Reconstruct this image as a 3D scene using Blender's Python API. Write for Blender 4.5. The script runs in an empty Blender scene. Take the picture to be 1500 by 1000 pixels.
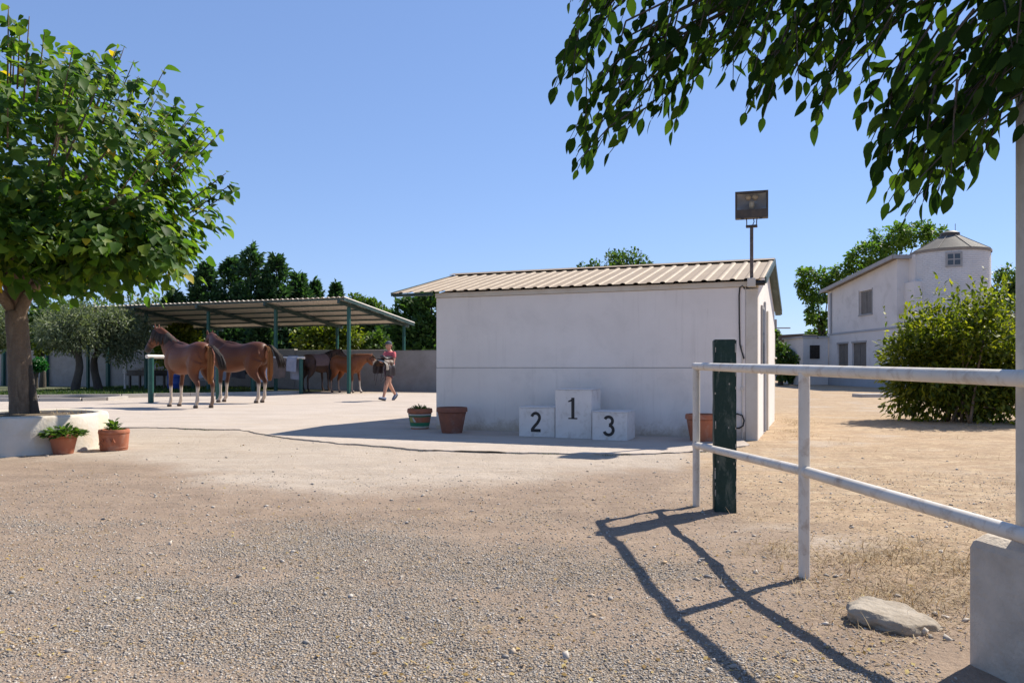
import bpy, bmesh, math, random
import numpy as np
from mathutils import Vector, Matrix, Quaternion
random.seed(7)
RNG = np.random.default_rng(11)
scene = bpy.context.scene
COL = scene.collection
R = math.radians

# ------------------------------------------------------------------ camera
F, CX, HY, EYE = 1150.0, 750.0, 538.0, 1.0        # focal in px of the 1500 px photo, centre column, horizon row, eye height
cam = bpy.data.cameras.new('camera')
cam.sensor_width = 36.0
cam.lens = F / 1500 * 36
cam.shift_y = (HY - 500) / 1500
cam.clip_start, cam.clip_end = 0.05, 5000
cam_o = bpy.data.objects.new('camera', cam)
COL.objects.link(cam_o)
cam_o.location = (0, 0, EYE)
cam_o.rotation_euler = (math.pi / 2, 0, 0)
scene.camera = cam_o

# ------------------------------------------------------------------ light
SUN_EL = R(46.5)
SUN_DIR = Vector((0.79, 0.613, 0)).normalized()
world = bpy.data.worlds.new('World')
scene.world = world
world.use_nodes = True
wn = world.node_tree
bg = wn.nodes['Background']
sky = wn.nodes.new('ShaderNodeTexSky')
sky.sky_type = 'NISHITA'
sky.sun_disc = False
sky.sun_elevation = SUN_EL
sky.sun_rotation = math.atan2(SUN_DIR.x, SUN_DIR.y)
sky.altitude = 0
sky.air_density = 1.0
sky.dust_density = 0.0
sky.ozone_density = 7.0
gam = wn.nodes.new('ShaderNodeGamma'); gam.inputs[1].default_value = 0.6
tin = wn.nodes.new('ShaderNodeMix'); tin.data_type = 'RGBA'; tin.blend_type = 'MULTIPLY'
tin.inputs[0].default_value = 1.0; tin.inputs[7].default_value = (0.885, 0.985, 1.27, 1)
wn.links.new(sky.outputs[0], gam.inputs[0]); wn.links.new(gam.outputs[0], tin.inputs[6]); wn.links.new(tin.outputs[2], bg.inputs[0])
bg.inputs[1].default_value = 0.148
sun = bpy.data.lights.new('sun', 'SUN')
sun.energy = 4.7
sun.angle = R(0.55)
sun.color = (1.0, 0.93, 0.82)
sun_o = bpy.data.objects.new('sun', sun)
COL.objects.link(sun_o)
to_sun = Vector((SUN_DIR.x * math.cos(SUN_EL), SUN_DIR.y * math.cos(SUN_EL), math.sin(SUN_EL)))
sun_o.rotation_euler = to_sun.to_track_quat('Z', 'Y').to_euler()
sun_o.location = (20, 15, 30)
scene.view_settings.view_transform = 'Standard'
scene.view_settings.look = 'None'
scene.view_settings.gamma = 1.0
scene.view_settings.use_curve_mapping = False
scene.view_settings.exposure = 0.72

# ------------------------------------------------------------------ helpers
def G(px, py, z=0.0):
    """photo pixel -> point on the level z"""
    d = F * (EYE - z) / (py - HY)
    return Vector(((px - CX) / F * d, d, z))
def P(px, py, d):
    return Vector(((px - CX) / F * d, d, EYE + (HY - py) / F * d))

def tag(o, label=None, cat=None, group=None, kind=None):
    if label: o['label'] = label
    if cat: o['category'] = cat
    if group: o['group'] = group
    if kind: o['kind'] = kind
    return o
def thing(name, label, cat, loc=(0, 0, 0), rz=0.0, group=None):
    o = bpy.data.objects.new(name, None)
    o.empty_display_size = 0.2
    COL.objects.link(o)
    o.location = loc
    o.rotation_euler = (0, 0, rz)
    return tag(o, label, cat, group)
def link(name, me, parent=None, mat=None):
    o = bpy.data.objects.new(name, me)
    COL.objects.link(o)
    if mat is not None and not me.materials:
        me.materials.append(mat)
    if parent is not None: o.parent = parent
    return o
def copy_tree(o, parent=None):
    c = o.copy(); COL.objects.link(c)
    if parent is not None: c.parent = parent
    for ch in list(o.children):
        copy_tree(ch, c)
    return c

class MB:
    def __init__(s): s.v, s.f = [], []
    def add(s, vs, fs):
        n = len(s.v); s.v += [tuple(v) for v in vs]; s.f += [tuple(i + n for i in f) for f in fs]; return s
    def box(s, x0, x1, y0, y1, z0, z1):
        return s.add([(x0,y0,z0),(x1,y0,z0),(x1,y1,z0),(x0,y1,z0),(x0,y0,z1),(x1,y0,z1),(x1,y1,z1),(x0,y1,z1)],
                     [(0,3,2,1),(4,5,6,7),(0,1,5,4),(1,2,6,5),(2,3,7,6),(3,0,4,7)])
    def obox(s, c, ax, ay, az):
        c, ax, ay, az = Vector(c), Vector(ax), Vector(ay), Vector(az)
        vs = [c + sx*ax + sy*ay + sz*az for sz in (-1,1) for (sx,sy) in ((-1,-1),(1,-1),(1,1),(-1,1))]
        return s.add(vs, [(0,3,2,1),(4,5,6,7),(0,1,5,4),(1,2,6,5),(2,3,7,6),(3,0,4,7)])
    def bar(s, a, b, w, h=None):
        a, b = Vector(a), Vector(b); h = h or w
        t = (b - a); L = t.length; t.normalize()
        side = t.cross(Vector((0,0,1)))
        if side.length < 1e-4: side = Vector((1,0,0))
        side.normalize(); up = side.cross(t)
        return s.obox((a + b) / 2, t * L / 2, side * w / 2, up * h / 2)
    def tube(s, pts, rad, seg=10, cap=True):
        pts = [Vector(p) for p in pts]; n = len(pts)
        rad = rad if isinstance(rad, (list, tuple)) else [rad] * n
        ref = Vector((0,0,1)); vs, fs = [], []; prev = None
        for i, p in enumerate(pts):
            t = (pts[min(i+1, n-1)] - pts[max(i-1, 0)]).normalized()
            if prev is None:
                a = t.cross(ref)
                if a.length < 1e-3: a = t.cross(Vector((1,0,0)))
            else:
                a = prev - t * prev.dot(t)
            a.normalize(); prev = a; b = t.cross(a)
            for k in range(seg):
                q = 2 * math.pi * k / seg
                vs.append(p + rad[i] * (math.cos(q) * a + math.sin(q) * b))
        for i in range(n - 1):
            for k in range(seg):
                k2 = (k + 1) % seg
                fs.append((i*seg+k, i*seg+k2, (i+1)*seg+k2, (i+1)*seg+k))
        if cap:
            fs.append(tuple(range(seg-1, -1, -1))); fs.append(tuple((n-1)*seg + k for k in range(seg)))
        return s.add(vs, fs)
    def lathe(s, prof, seg=24, c=(0,0,0)):
        vs, fs = [], []; n = len(prof)
        for (r, z) in prof:
            for k in range(seg):
                q = 2*math.pi*k/seg
                vs.append((c[0]+r*math.cos(q), c[1]+r*math.sin(q), c[2]+z))
        for i in range(n-1):
            for k in range(seg):
                k2 = (k+1) % seg
                fs.append((i*seg+k, i*seg+k2, (i+1)*seg+k2, (i+1)*seg+k))
        return s.add(vs, fs)
    def prism(s, poly, axis, a, b):
        """polygon in a plane, pushed from a to b; axis 'x': poly=(y,z); 'y': poly=(x,z); 'z': poly=(x,y)"""
        n = len(poly)
        def mk(p, t):
            return {'x': (t, p[0], p[1]), 'y': (p[0], t, p[1]), 'z': (p[0], p[1], t)}[axis]
        vs = [mk(p, a) for p in poly] + [mk(p, b) for p in poly]
        fs = [tuple(range(n)), tuple(range(2*n-1, n-1, -1))] + [(i, i+n, (i+1) % n + n, (i+1) % n) for i in range(n)]
        return s.add(vs, fs)
    def build(s, name, mat, parent=None, smooth=False, bevel=0.0, seg=2, fixn=True):
        me = bpy.data.meshes.new(name)
        me.from_pydata(s.v, [], s.f)
        if fixn or bevel:
            bm = bmesh.new(); bm.from_mesh(me)
            if bevel:
                bmesh.ops.bevel(bm, geom=bm.edges[:], offset=bevel, segments=seg, affect='EDGES', profile=0.5, clamp_overlap=True)
            bmesh.ops.recalc_face_normals(bm, faces=bm.faces[:])
            bm.to_mesh(me); bm.free()
        me.update()
        if smooth:
            me.polygons.foreach_set('use_smooth', [True] * len(me.polygons))
            if smooth == 'auto':
                try: me.set_sharp_from_angle(angle=R(40))
                except Exception: pass
        me.materials.append(mat)
        return link(name, me, parent)

def np_mesh(name, verts, faces_flat, per, mat, rnd=None, smooth=False):
    """fast mesh: verts (n,3), faces_flat ints, per = corners per face"""
    me = bpy.data.meshes.new(name)
    nv, nf = len(verts), len(faces_flat) // per
    me.vertices.add(nv); me.vertices.foreach_set('co', np.ascontiguousarray(verts, dtype=np.float32).ravel())
    me.loops.add(nf * per); me.loops.foreach_set('vertex_index', np.ascontiguousarray(faces_flat, dtype=np.int32).ravel())
    me.polygons.add(nf); me.polygons.foreach_set('loop_start', np.arange(0, nf*per, per, dtype=np.int32))
    try: me.polygons.foreach_set('loop_total', np.full(nf, per, dtype=np.int32))
    except Exception: pass
    if rnd is not None:
        at = me.attributes.new('rnd', 'FLOAT', 'FACE')
        at.data.foreach_set('value', np.ascontiguousarray(rnd, dtype=np.float32))
    me.update(calc_edges=True)
    if smooth: me.polygons.foreach_set('use_smooth', np.ones(nf, dtype=bool))
    if mat is not None: me.materials.append(mat)
    return me

_TAB = np.random.default_rng(3).random((256, 256))
def vnoise(x, y, s=0):
    x = np.asarray(x, float) + s * 17.3; y = np.asarray(y, float) + s * 9.1
    xi = np.floor(x).astype(int); yi = np.floor(y).astype(int)
    fx = x - xi; fy = y - yi
    fx = fx*fx*(3-2*fx); fy = fy*fy*(3-2*fy)
    a = _TAB[xi & 255, yi & 255]; b = _TAB[(xi+1) & 255, yi & 255]
    c = _TAB[xi & 255, (yi+1) & 255]; d = _TAB[(xi+1) & 255, (yi+1) & 255]
    return (a*(1-fx)+b*fx)*(1-fy) + (c*(1-fx)+d*fx)*fy
def fbm(x, y, s=0, o=4):
    t = 0; a = 0.5
    for i in range(o):
        t = t + a * vnoise(x*2**i, y*2**i, s+i*3); a *= 0.5
    return t
def sstep(e0, e1, x):
    t = np.clip((x - e0) / (e1 - e0), 0, 1); return t*t*(3-2*t)

# ------------------------------------------------------------------ materials
def new_mat(name):
    m = bpy.data.materials.new(name); m.use_nodes = True
    nt = m.node_tree; b = nt.nodes['Principled BSDF']
    return m, nt, b
def N(nt, t, **kw):
    n = nt.nodes.new(t)
    for k, v in kw.items():
        if k.startswith('i_'): n.inputs[k[2:]].default_value = v
        else: setattr(n, k, v)
    return n
def rgba(c): return (c[0], c[1], c[2], 1.0)
def mixc(nt, fac, a, b, blend='MIX'):
    n = nt.nodes.new('ShaderNodeMix'); n.data_type = 'RGBA'; n.blend_type = blend
    for sock, v in ((0, fac), (6, a), (7, b)):
        if hasattr(v, 'is_linked'): nt.links.new(v, n.inputs[sock])
        elif isinstance(v, (int, float)): n.inputs[sock].default_value = v
        else: n.inputs[sock].default_value = rgba(v)
    return n.outputs[2]
def noise(nt, co, scale, detail=4, rough=0.55, dist=0.0, dim='3D'):
    n = nt.nodes.new('ShaderNodeTexNoise'); n.inputs['Scale'].default_value = scale
    n.inputs['Detail'].default_value = detail; n.inputs['Roughness'].default_value = rough
    n.inputs['Distortion'].default_value = dist
    if co is not None: nt.links.new(co, n.inputs['Vector'])
    return n.outputs[0]
def ramp(nt, fac, lo, hi, a=0.0, b=1.0):
    n = nt.nodes.new('ShaderNodeMapRange'); n.clamp = True
    n.inputs[1].default_value, n.inputs[2].default_value, n.inputs[3].default_value, n.inputs[4].default_value = lo, hi, a, b
    nt.links.new(fac, n.inputs[0]); return n.outputs[0]
def math_n(nt, op, a, b=None):
    n = nt.nodes.new('ShaderNodeMath'); n.operation = op
    for i, v in enumerate((a, b)):
        if v is None: continue
        if hasattr(v, 'is_linked'): nt.links.new(v, n.inputs[i])
        else: n.inputs[i].default_value = v
    return n.outputs[0]
def coords(nt, scale=None, out='Object'):
    t = nt.nodes.new('ShaderNodeTexCoord').outputs[out]
    if scale is not None:
        m = nt.nodes.new('ShaderNodeMapping'); m.inputs['Scale'].default_value = scale
        nt.links.new(t, m.inputs[0]); t = m.outputs[0]
    return t
def bump(nt, b, h, strength, dist=0.01):
    n = nt.nodes.new('ShaderNodeBump'); n.inputs['Strength'].default_value = strength; n.inputs['Distance'].default_value = dist
    nt.links.new(h, n.inputs['Height']); nt.links.new(n.outputs[0], b.inputs['Normal']); return n

def surf(name, c1, c2, scale=3.0, rough=0.7, bs=40.0, bstr=0.2, bdist=0.004, stain=None, stain_scale=1.2, stain_amt=0.5, metal=0.0, spec=0.4, stretch=(1,1,1), lo=0.35, hi=0.65):
    """two-tone worn surface with fine relief and an optional stain colour"""
    m, nt, b = new_mat(name)
    co = coords(nt, stretch)
    n1 = noise(nt, co, scale, 6, 0.6)
    c = mixc(nt, ramp(nt, n1, lo, hi), c1, c2)
    if stain is not None:
        n2 = noise(nt, co, stain_scale, 8, 0.68, 0.4)
        c = mixc(nt, ramp(nt, n2, 0.52, 0.72, 0.0, stain_amt), c, stain)
    nt.links.new(c, b.inputs['Base Color'])
    n3 = noise(nt, coords(nt), bs, 4, 0.6)
    nt.links.new(ramp(nt, n3, 0.3, 0.7, max(0.02, rough-0.1), min(1, rough+0.1)), b.inputs['Roughness'])
    b.inputs['Metallic'].default_value = metal
    b.inputs['Specular IOR Level'].default_value = spec
    if bstr: bump(nt, b, n3, bstr, bdist)
    return m

def leaf_mat(name, dark, mid, bright, trans=0.35, rough=0.45, tcol=None, spec=0.4, odd=None):
    m, nt, b = new_mat(name)
    at = N(nt, 'ShaderNodeAttribute', attribute_name='rnd').outputs['Fac']
    c = mixc(nt, ramp(nt, at, 0.0, 0.55), dark, mid)
    c = mixc(nt, ramp(nt, at, 0.6, 1.0), c, bright)
    if odd is not None:
        c = mixc(nt, ramp(nt, at, 0.988, 0.99), c, odd)
    nt.links.new(c, b.inputs['Base Color'])
    b.inputs['Roughness'].default_value = rough
    b.inputs['Specular IOR Level'].default_value = spec
    tr = nt.nodes.new('ShaderNodeBsdfTranslucent')
    tc = mixc(nt, 1.0, c, tcol or (1.3, 1.5, 0.5), 'MULTIPLY')
    nt.links.new(tc, tr.inputs[0])
    mx = nt.nodes.new('ShaderNodeMixShader'); mx.inputs[0].default_value = trans
    nt.links.new(b.outputs[0], mx.inputs[1]); nt.links.new(tr.outputs[0], mx.inputs[2])
    nt.links.new(mx.outputs[0], nt.nodes['Material Output'].inputs[0])
    return m

M = {}
M['render'] = surf('white_render', (.81,.755,.70), (.75,.695,.64), 1.1, .85, 70, .25, .004, stain=(.50,.47,.43), stain_scale=1.6, stain_amt=.22)
M['render_low'] = surf('white_render_low', (.80,.74,.68), (.73,.67,.615), 1.3, .85, 70, .25, .004, stain=(.46,.43,.39), stain_scale=2.2, stain_amt=.3)
def splash(m, z1=.22, col=(.40,.31,.21), amt=.75, streak=.3):
    """mud splashed up the foot of a wall and faint rain streaks down it"""
    nt = m.node_tree; b = nt.nodes['Principled BSDF']; src = b.inputs['Base Color'].links[0].from_socket
    co = coords(nt); sep = nt.nodes.new('ShaderNodeSeparateXYZ'); nt.links.new(co, sep.inputs[0])
    n1 = noise(nt, co, 3.5, 8, .7); n2 = noise(nt, co, 26, 5, .7)
    h = math_n(nt, 'ADD', sep.outputs[2], math_n(nt, 'ADD', ramp(nt, n1, .2, .8, -.16, .16), ramp(nt, n2, .2, .8, -.08, .08)))
    c = mixc(nt, ramp(nt, h, z1*.1, z1, amt, 0), src, col)
    n3 = noise(nt, coords(nt, (7,7,.35)), 1.6, 6, .7); n4 = noise(nt, co, .9, 4, .6)
    c = mixc(nt, math_n(nt, 'MULTIPLY', ramp(nt, n3, .54, .72, 0, streak), ramp(nt, n4, .4, .6)), c, (.46,.41,.36))
    nt.links.new(c, b.inputs['Base Color']); return m
splash(M['render_low']); splash(M['render'], -5, amt=0, streak=.35)
M['cream'] = surf('cream_render', (.63,.58,.50), (.56,.51,.43), 2, .85, 60, .2, .004, stain=(.45,.36,.24), stain_scale=2.5, stain_amt=.4)
M['roofsheet'] = surf('beige_sheet', (.35,.265,.175), (.30,.225,.148), 1.6, .65, 30, .06, .003, stain=(.36,.28,.2), stain_scale=2.6, stain_amt=.25, spec=.4)
M['sheet_under'] = surf('sheet_under', (.62,.56,.48), (.54,.48,.41), 1.6, .6, 30, .06, .003)
M['greenmetal'] = surf('green_metal', (.008,.065,.052), (.012,.082,.066), 6, .45, 60, .1, .002, stain=(.08,.10,.08), stain_scale=9, stain_amt=.3)
M['darkgreen'] = surf('dark_green_trim', (.018,.042,.038), (.03,.06,.054), 5, .5, 60, .1, .002, stain=(.12,.16,.15), stain_scale=5, stain_amt=.5)
M['greenwood'] = surf('green_painted_timber', (.005,.026,.019), (.008,.034,.026), 4, .65, 50, .4, .004, stain=(.30,.32,.27), stain_scale=11, stain_amt=.35, stretch=(1.4,1.4,.5))
M['whitepaint'] = surf('white_painted_pipe', (.68,.63,.555), (.60,.55,.475), 4, .5, 90, .12, .002, stain=(.30,.19,.11), stain_scale=13, stain_amt=.65, spec=.4)
M['polepaint'] = surf('grey_painted_pole', (.50,.47,.41), (.42,.39,.33), 5, .6, 70, .15, .002, stain=(.3,.25,.19), stain_scale=7, stain_amt=.6)
M['concrete'] = surf('grey_concrete', (.33,.305,.285), (.26,.24,.22), 1.5, .9, 30, .4, .006, stain=(.20,.18,.16), stain_scale=1.2, stain_amt=.45)
M['blockwhite'] = surf('painted_concrete', (.54,.475,.395), (.43,.375,.31), 9, .9, 45, .9, .008, stain=(.24,.19,.145), stain_scale=3.2, stain_amt=.6)
M['limewash'] = surf('limewash', (.66,.615,.54), (.58,.53,.45), 2.5, .9, 30, .6, .008, stain=(.56,.43,.25), stain_scale=1.8, stain_amt=.6)
M['board'] = surf('white_board', (.70,.675,.65), (.63,.605,.58), 3, .65, 60, .15, .002, stain=(.36,.31,.26), stain_scale=8, stain_amt=.5)
M['black'] = surf('black_paint', (.012,.012,.013), (.02,.02,.021), 5, .5, 60, .05)
M['rubber'] = surf('black_rubber', (.015,.015,.015), (.03,.03,.03), 5, .6, 60, .05)
M['dark'] = surf('dark_metal', (.05,.042,.036), (.075,.06,.048), 8, .5, 70, .1, stain=(.14,.09,.05), stain_scale=12, stain_amt=.6)
M['rusty'] = surf('rusty_pole', (.07,.055,.045), (.13,.10,.08), 10, .6, 80, .2, stain=(.30,.27,.24), stain_scale=14, stain_amt=.7)
M['terracotta'] = surf('terracotta', (.42,.15,.075), (.34,.115,.06), 6, .8, 80, .3, .003, stain=(.46,.36,.28), stain_scale=5, stain_amt=.45)
M['terracotta_old'] = surf('old_terracotta', (.26,.10,.06), (.19,.08,.055), 6, .85, 80, .3, .003, stain=(.27,.22,.19), stain_scale=4, stain_amt=.7)
M['potgreen'] = surf('green_pot_paint', (.02,.16,.08), (.03,.20,.10), 8, .6, 80, .1)
M['potyellow'] = surf('yellow_pot_paint', (.42,.33,.08), (.3,.36,.12), 8, .6, 80, .1)
M['potwhite'] = surf('white_pot_paint', (.6,.58,.52), (.5,.5,.42), 8, .6, 80, .1)
M['soil'] = surf('soil', (.10,.075,.05), (.16,.12,.075), 12, .95, 60, .8, .02)
M['bark'] = surf('bark', (.20,.145,.10), (.115,.085,.06), 5, .9, 22, 1.0, .02, stain=(.34,.26,.18), stain_scale=9, stain_amt=.7, stretch=(1,1,.2))
M['bark_dark'] = surf('dark_bark', (.085,.07,.055), (.05,.042,.034), 6, .9, 22, 1.0, .02, stretch=(1,1,.35))
M['rock'] = surf('pale_rock', (.36,.31,.245), (.27,.225,.17), 7, .9, 28, .9, .012, stain=(.28,.23,.18), stain_scale=9, stain_amt=.6)
M['housewhite'] = surf('house_white', (.72,.68,.645), (.66,.62,.585), .7, .85, 20, .2, .01, stain=(.44,.41,.37), stain_scale=.9, stain_amt=.55)
M['plinth'] = surf('plinth_grey', (.42,.43,.45), (.36,.37,.39), 1, .85, 20, .2, .01)
M['houseroof'] = surf('house_roof', (.30,.25,.20), (.22,.19,.16), 2, .8, 20, .4, .01)
M['shutter'] = surf('brown_grey_shutter', (.13,.115,.10), (.17,.15,.13), 3, .6, 40, .1)
M['dkwindow'] = surf('dark_window', (.02,.015,.012), (.03,.022,.018), 3, .25, 40, .02, spec=.5)
M['frame'] = surf('grey_frame', (.36,.345,.33), (.30,.29,.28), 3, .6, 40, .1)
M['zinc'] = surf('zinc', (.12,.108,.092), (.09,.08,.068), 2, .8, 30, .15, stain=(.15,.13,.11), stain_scale=2, stain_amt=.4)
M['kerb'] = surf('kerb_stone', (.50,.46,.40), (.42,.38,.33), 2, .9, 30, .4, .006)
M['blue'] = surf('blue_plastic', (.02,.06,.25), (.025,.075,.30), 4, .45, 40, .05)
M['greycloth'] = surf('grey_cloth', (.34,.34,.38), (.27,.27,.31), 5, .95, 120, .3)
M['browncloth'] = surf('brown_cloth', (.19,.13,.10), (.14,.10,.08), 5, .95, 120, .3)
M['palecloth'] = surf('pale_cloth', (.58,.58,.60), (.48,.48,.51), 5, .95, 120, .3)
M['mauvecloth'] = surf('mauve_cloth', (.19,.13,.125), (.15,.10,.10), 5, .95, 120, .3)
M['leather'] = surf('dark_leather', (.022,.018,.022), (.04,.03,.032), 6, .5, 90, .2)
M['fleece'] = surf('cream_fleece', (.62,.56,.47), (.5,.44,.36), 12, .95, 90, .5)
M['skin'] = surf('skin', (.50,.27,.18), (.44,.22,.15), 6, .55, 60, .05)
M['pink'] = surf('coral_top', (.55,.12,.13), (.45,.09,.10), 6, .9, 90, .2)
M['shorts'] = surf('dark_purple_shorts', (.045,.025,.045), (.065,.035,.06), 6, .9, 90, .2)
M['cap'] = surf('slate_cap', (.045,.055,.075), (.06,.07,.09), 6, .8, 90, .2)
M['shoe'] = surf('blue_grey_shoe', (.10,.13,.20), (.14,.17,.25), 6, .8, 90, .2)
M['sole'] = surf('dark_sole', (.02,.02,.02), (.03,.03,.03), 6, .8, 90, .2)
M['hairbrown'] = surf('brown_hair', (.06,.03,.018), (.09,.05,.03), 6, .6, 90, .2)
M['hoof'] = surf('hoof', (.09,.065,.045), (.14,.10,.07), 20, .6, 90, .2)
m, nt, b = new_mat('lamp_glass'); b.inputs['Base Color'].default_value = (.05,.055,.06,1); b.inputs['Roughness'].default_value = .12; b.inputs['Alpha'].default_value = .12; M['lampglass'] = m
m, nt, b = new_mat('reflector'); b.inputs['Base Color'].default_value = (.42,.42,.42,1); b.inputs['Metallic'].default_value = .5; b.inputs['Roughness'].default_value = .4; M['reflector'] = m
m, nt, b = new_mat('lamp_bulb'); b.inputs['Base Color'].default_value = (.75,.6,.38,1); b.inputs['Roughness'].default_value = .3; M['bulb'] = m
m, nt, b = new_mat('window_glass'); b.inputs['Base Color'].default_value = (.05,.06,.07,1); b.inputs['Roughness'].default_value = .08; M['glass'] = m
m, nt, b = new_mat('eye'); b.inputs['Base Color'].default_value = (.008,.006,.005,1); b.inputs['Roughness'].default_value = .15; M['eye'] = m

# painted brick of the round tower: courses as relief only (a few pixels each)
m, nt, b = new_mat('painted_brick')
co = coords(nt, None, 'UV')
br = nt.nodes.new('ShaderNodeTexBrick'); nt.links.new(co, br.inputs['Vector'])
br.inputs['Scale'].default_value = 1.0; br.inputs['Brick Width'].default_value = .26; br.inputs['Row Height'].default_value = .085
br.inputs['Mortar Size'].default_value = .012; br.inputs['Mortar Smooth'].default_value = .4
n1 = noise(nt, coords(nt), 1.3, 6, .6)
c = mixc(nt, ramp(nt, n1, .35, .65), (.70,.69,.68), (.62,.61,.60))
n2 = noise(nt, coords(nt, (3, 3, .5)), 2.0, 8, .7)
c = mixc(nt, ramp(nt, n2, .55, .75, 0, .35), c, (.42,.40,.37))
nt.links.new(c, b.inputs['Base Color']); b.inputs['Roughness'].default_value = .85
hgt = mixc(nt, .35, br.outputs['Fac'], n1)
bp = bump(nt, b, br.outputs['Fac'], .9, .03); bp.invert = True
M['brick'] = m

# leaves
L = {}
L['mulberry'] = leaf_mat('mulberry_leaf', (.030,.068,.016), (.070,.138,.028), (.19,.25,.045), .50, .55, (1.5,1.7,.45), .22, odd=(.50,.33,.03))
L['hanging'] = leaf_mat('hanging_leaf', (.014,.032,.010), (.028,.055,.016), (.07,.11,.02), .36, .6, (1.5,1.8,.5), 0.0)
L['shrub'] = leaf_mat('shrub_leaf', (.045,.075,.012), (.12,.155,.018), (.27,.28,.03), .55, .55, (1.5,1.5,.4), .4)
L['garden'] = leaf_mat('garden_leaf', (.04,.085,.018), (.09,.16,.03), (.17,.25,.045), .5, .55, (1.4,1.6,.45), .3)
L['olive'] = leaf_mat('olive_leaf', (.08,.105,.055), (.14,.175,.095), (.24,.27,.155), .38, .5, (1.2,1.3,.6), .4)
L['conifer'] = leaf_mat('conifer_spray', (.018,.046,.020), (.048,.10,.040), (.09,.155,.055), .35, .6, (1.2,1.5,.6), .3)
L['conifer2'] = leaf_mat('cypress_spray', (.022,.055,.016), (.052,.105,.026), (.10,.17,.04), .35, .6, (1.2,1.5,.6), .3)
L['broad'] = leaf_mat('broadleaf', (.030,.062,.016), (.065,.115,.026), (.12,.175,.04), .42, .5, (1.4,1.6,.5), .4)
L['yellowgreen'] = leaf_mat('lime_leaf', (.05,.085,.012), (.13,.17,.018), (.24,.26,.03), .45, .5, (1.4,1.5,.4), .4)
L['grass'] = leaf_mat('lawn_blade', (.025,.055,.012), (.05,.09,.02), (.10,.13,.035), .3, .6, (1.3,1.5,.5), .3)
L['dry'] = leaf_mat('straw_blade', (.22,.15,.08), (.36,.26,.14), (.52,.41,.24), .25, .7, (1.1,1.0,.8), .3)
L['potplant'] = leaf_mat('pot_plant_leaf', (.03,.07,.015), (.07,.13,.03), (.15,.22,.05), .35, .5, (1.4,1.6,.5), .4)

# ================================================================== GROUND
ROT = math.atan2(-1.83, 4.66)                     # the yard's grid: stable, wall and shelter all stand square to it
U = Vector((math.cos(ROT), math.sin(ROT), 0)); V = Vector((-math.sin(ROT), math.cos(ROT), 0))
SLAB_Z = 0.016
edge_px = [(-260,626),(-60,626),(60,626.5),(150,627),(230,627),(300,629),(350,630),(400,640),(450,646),(500,651),(550,655),(600,659),(650,661.5),(700,663),(780,665),(860,666),(940,665.5),(1010,663),(1060,659),(1096,652)]
edge_w = [G(*p) for p in edge_px]
ex = np.array([p.x for p in edge_w]); ey = np.array([p.y for p in edge_w])
def slab_edge_y(x): return np.interp(x, ex, ey)

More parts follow.
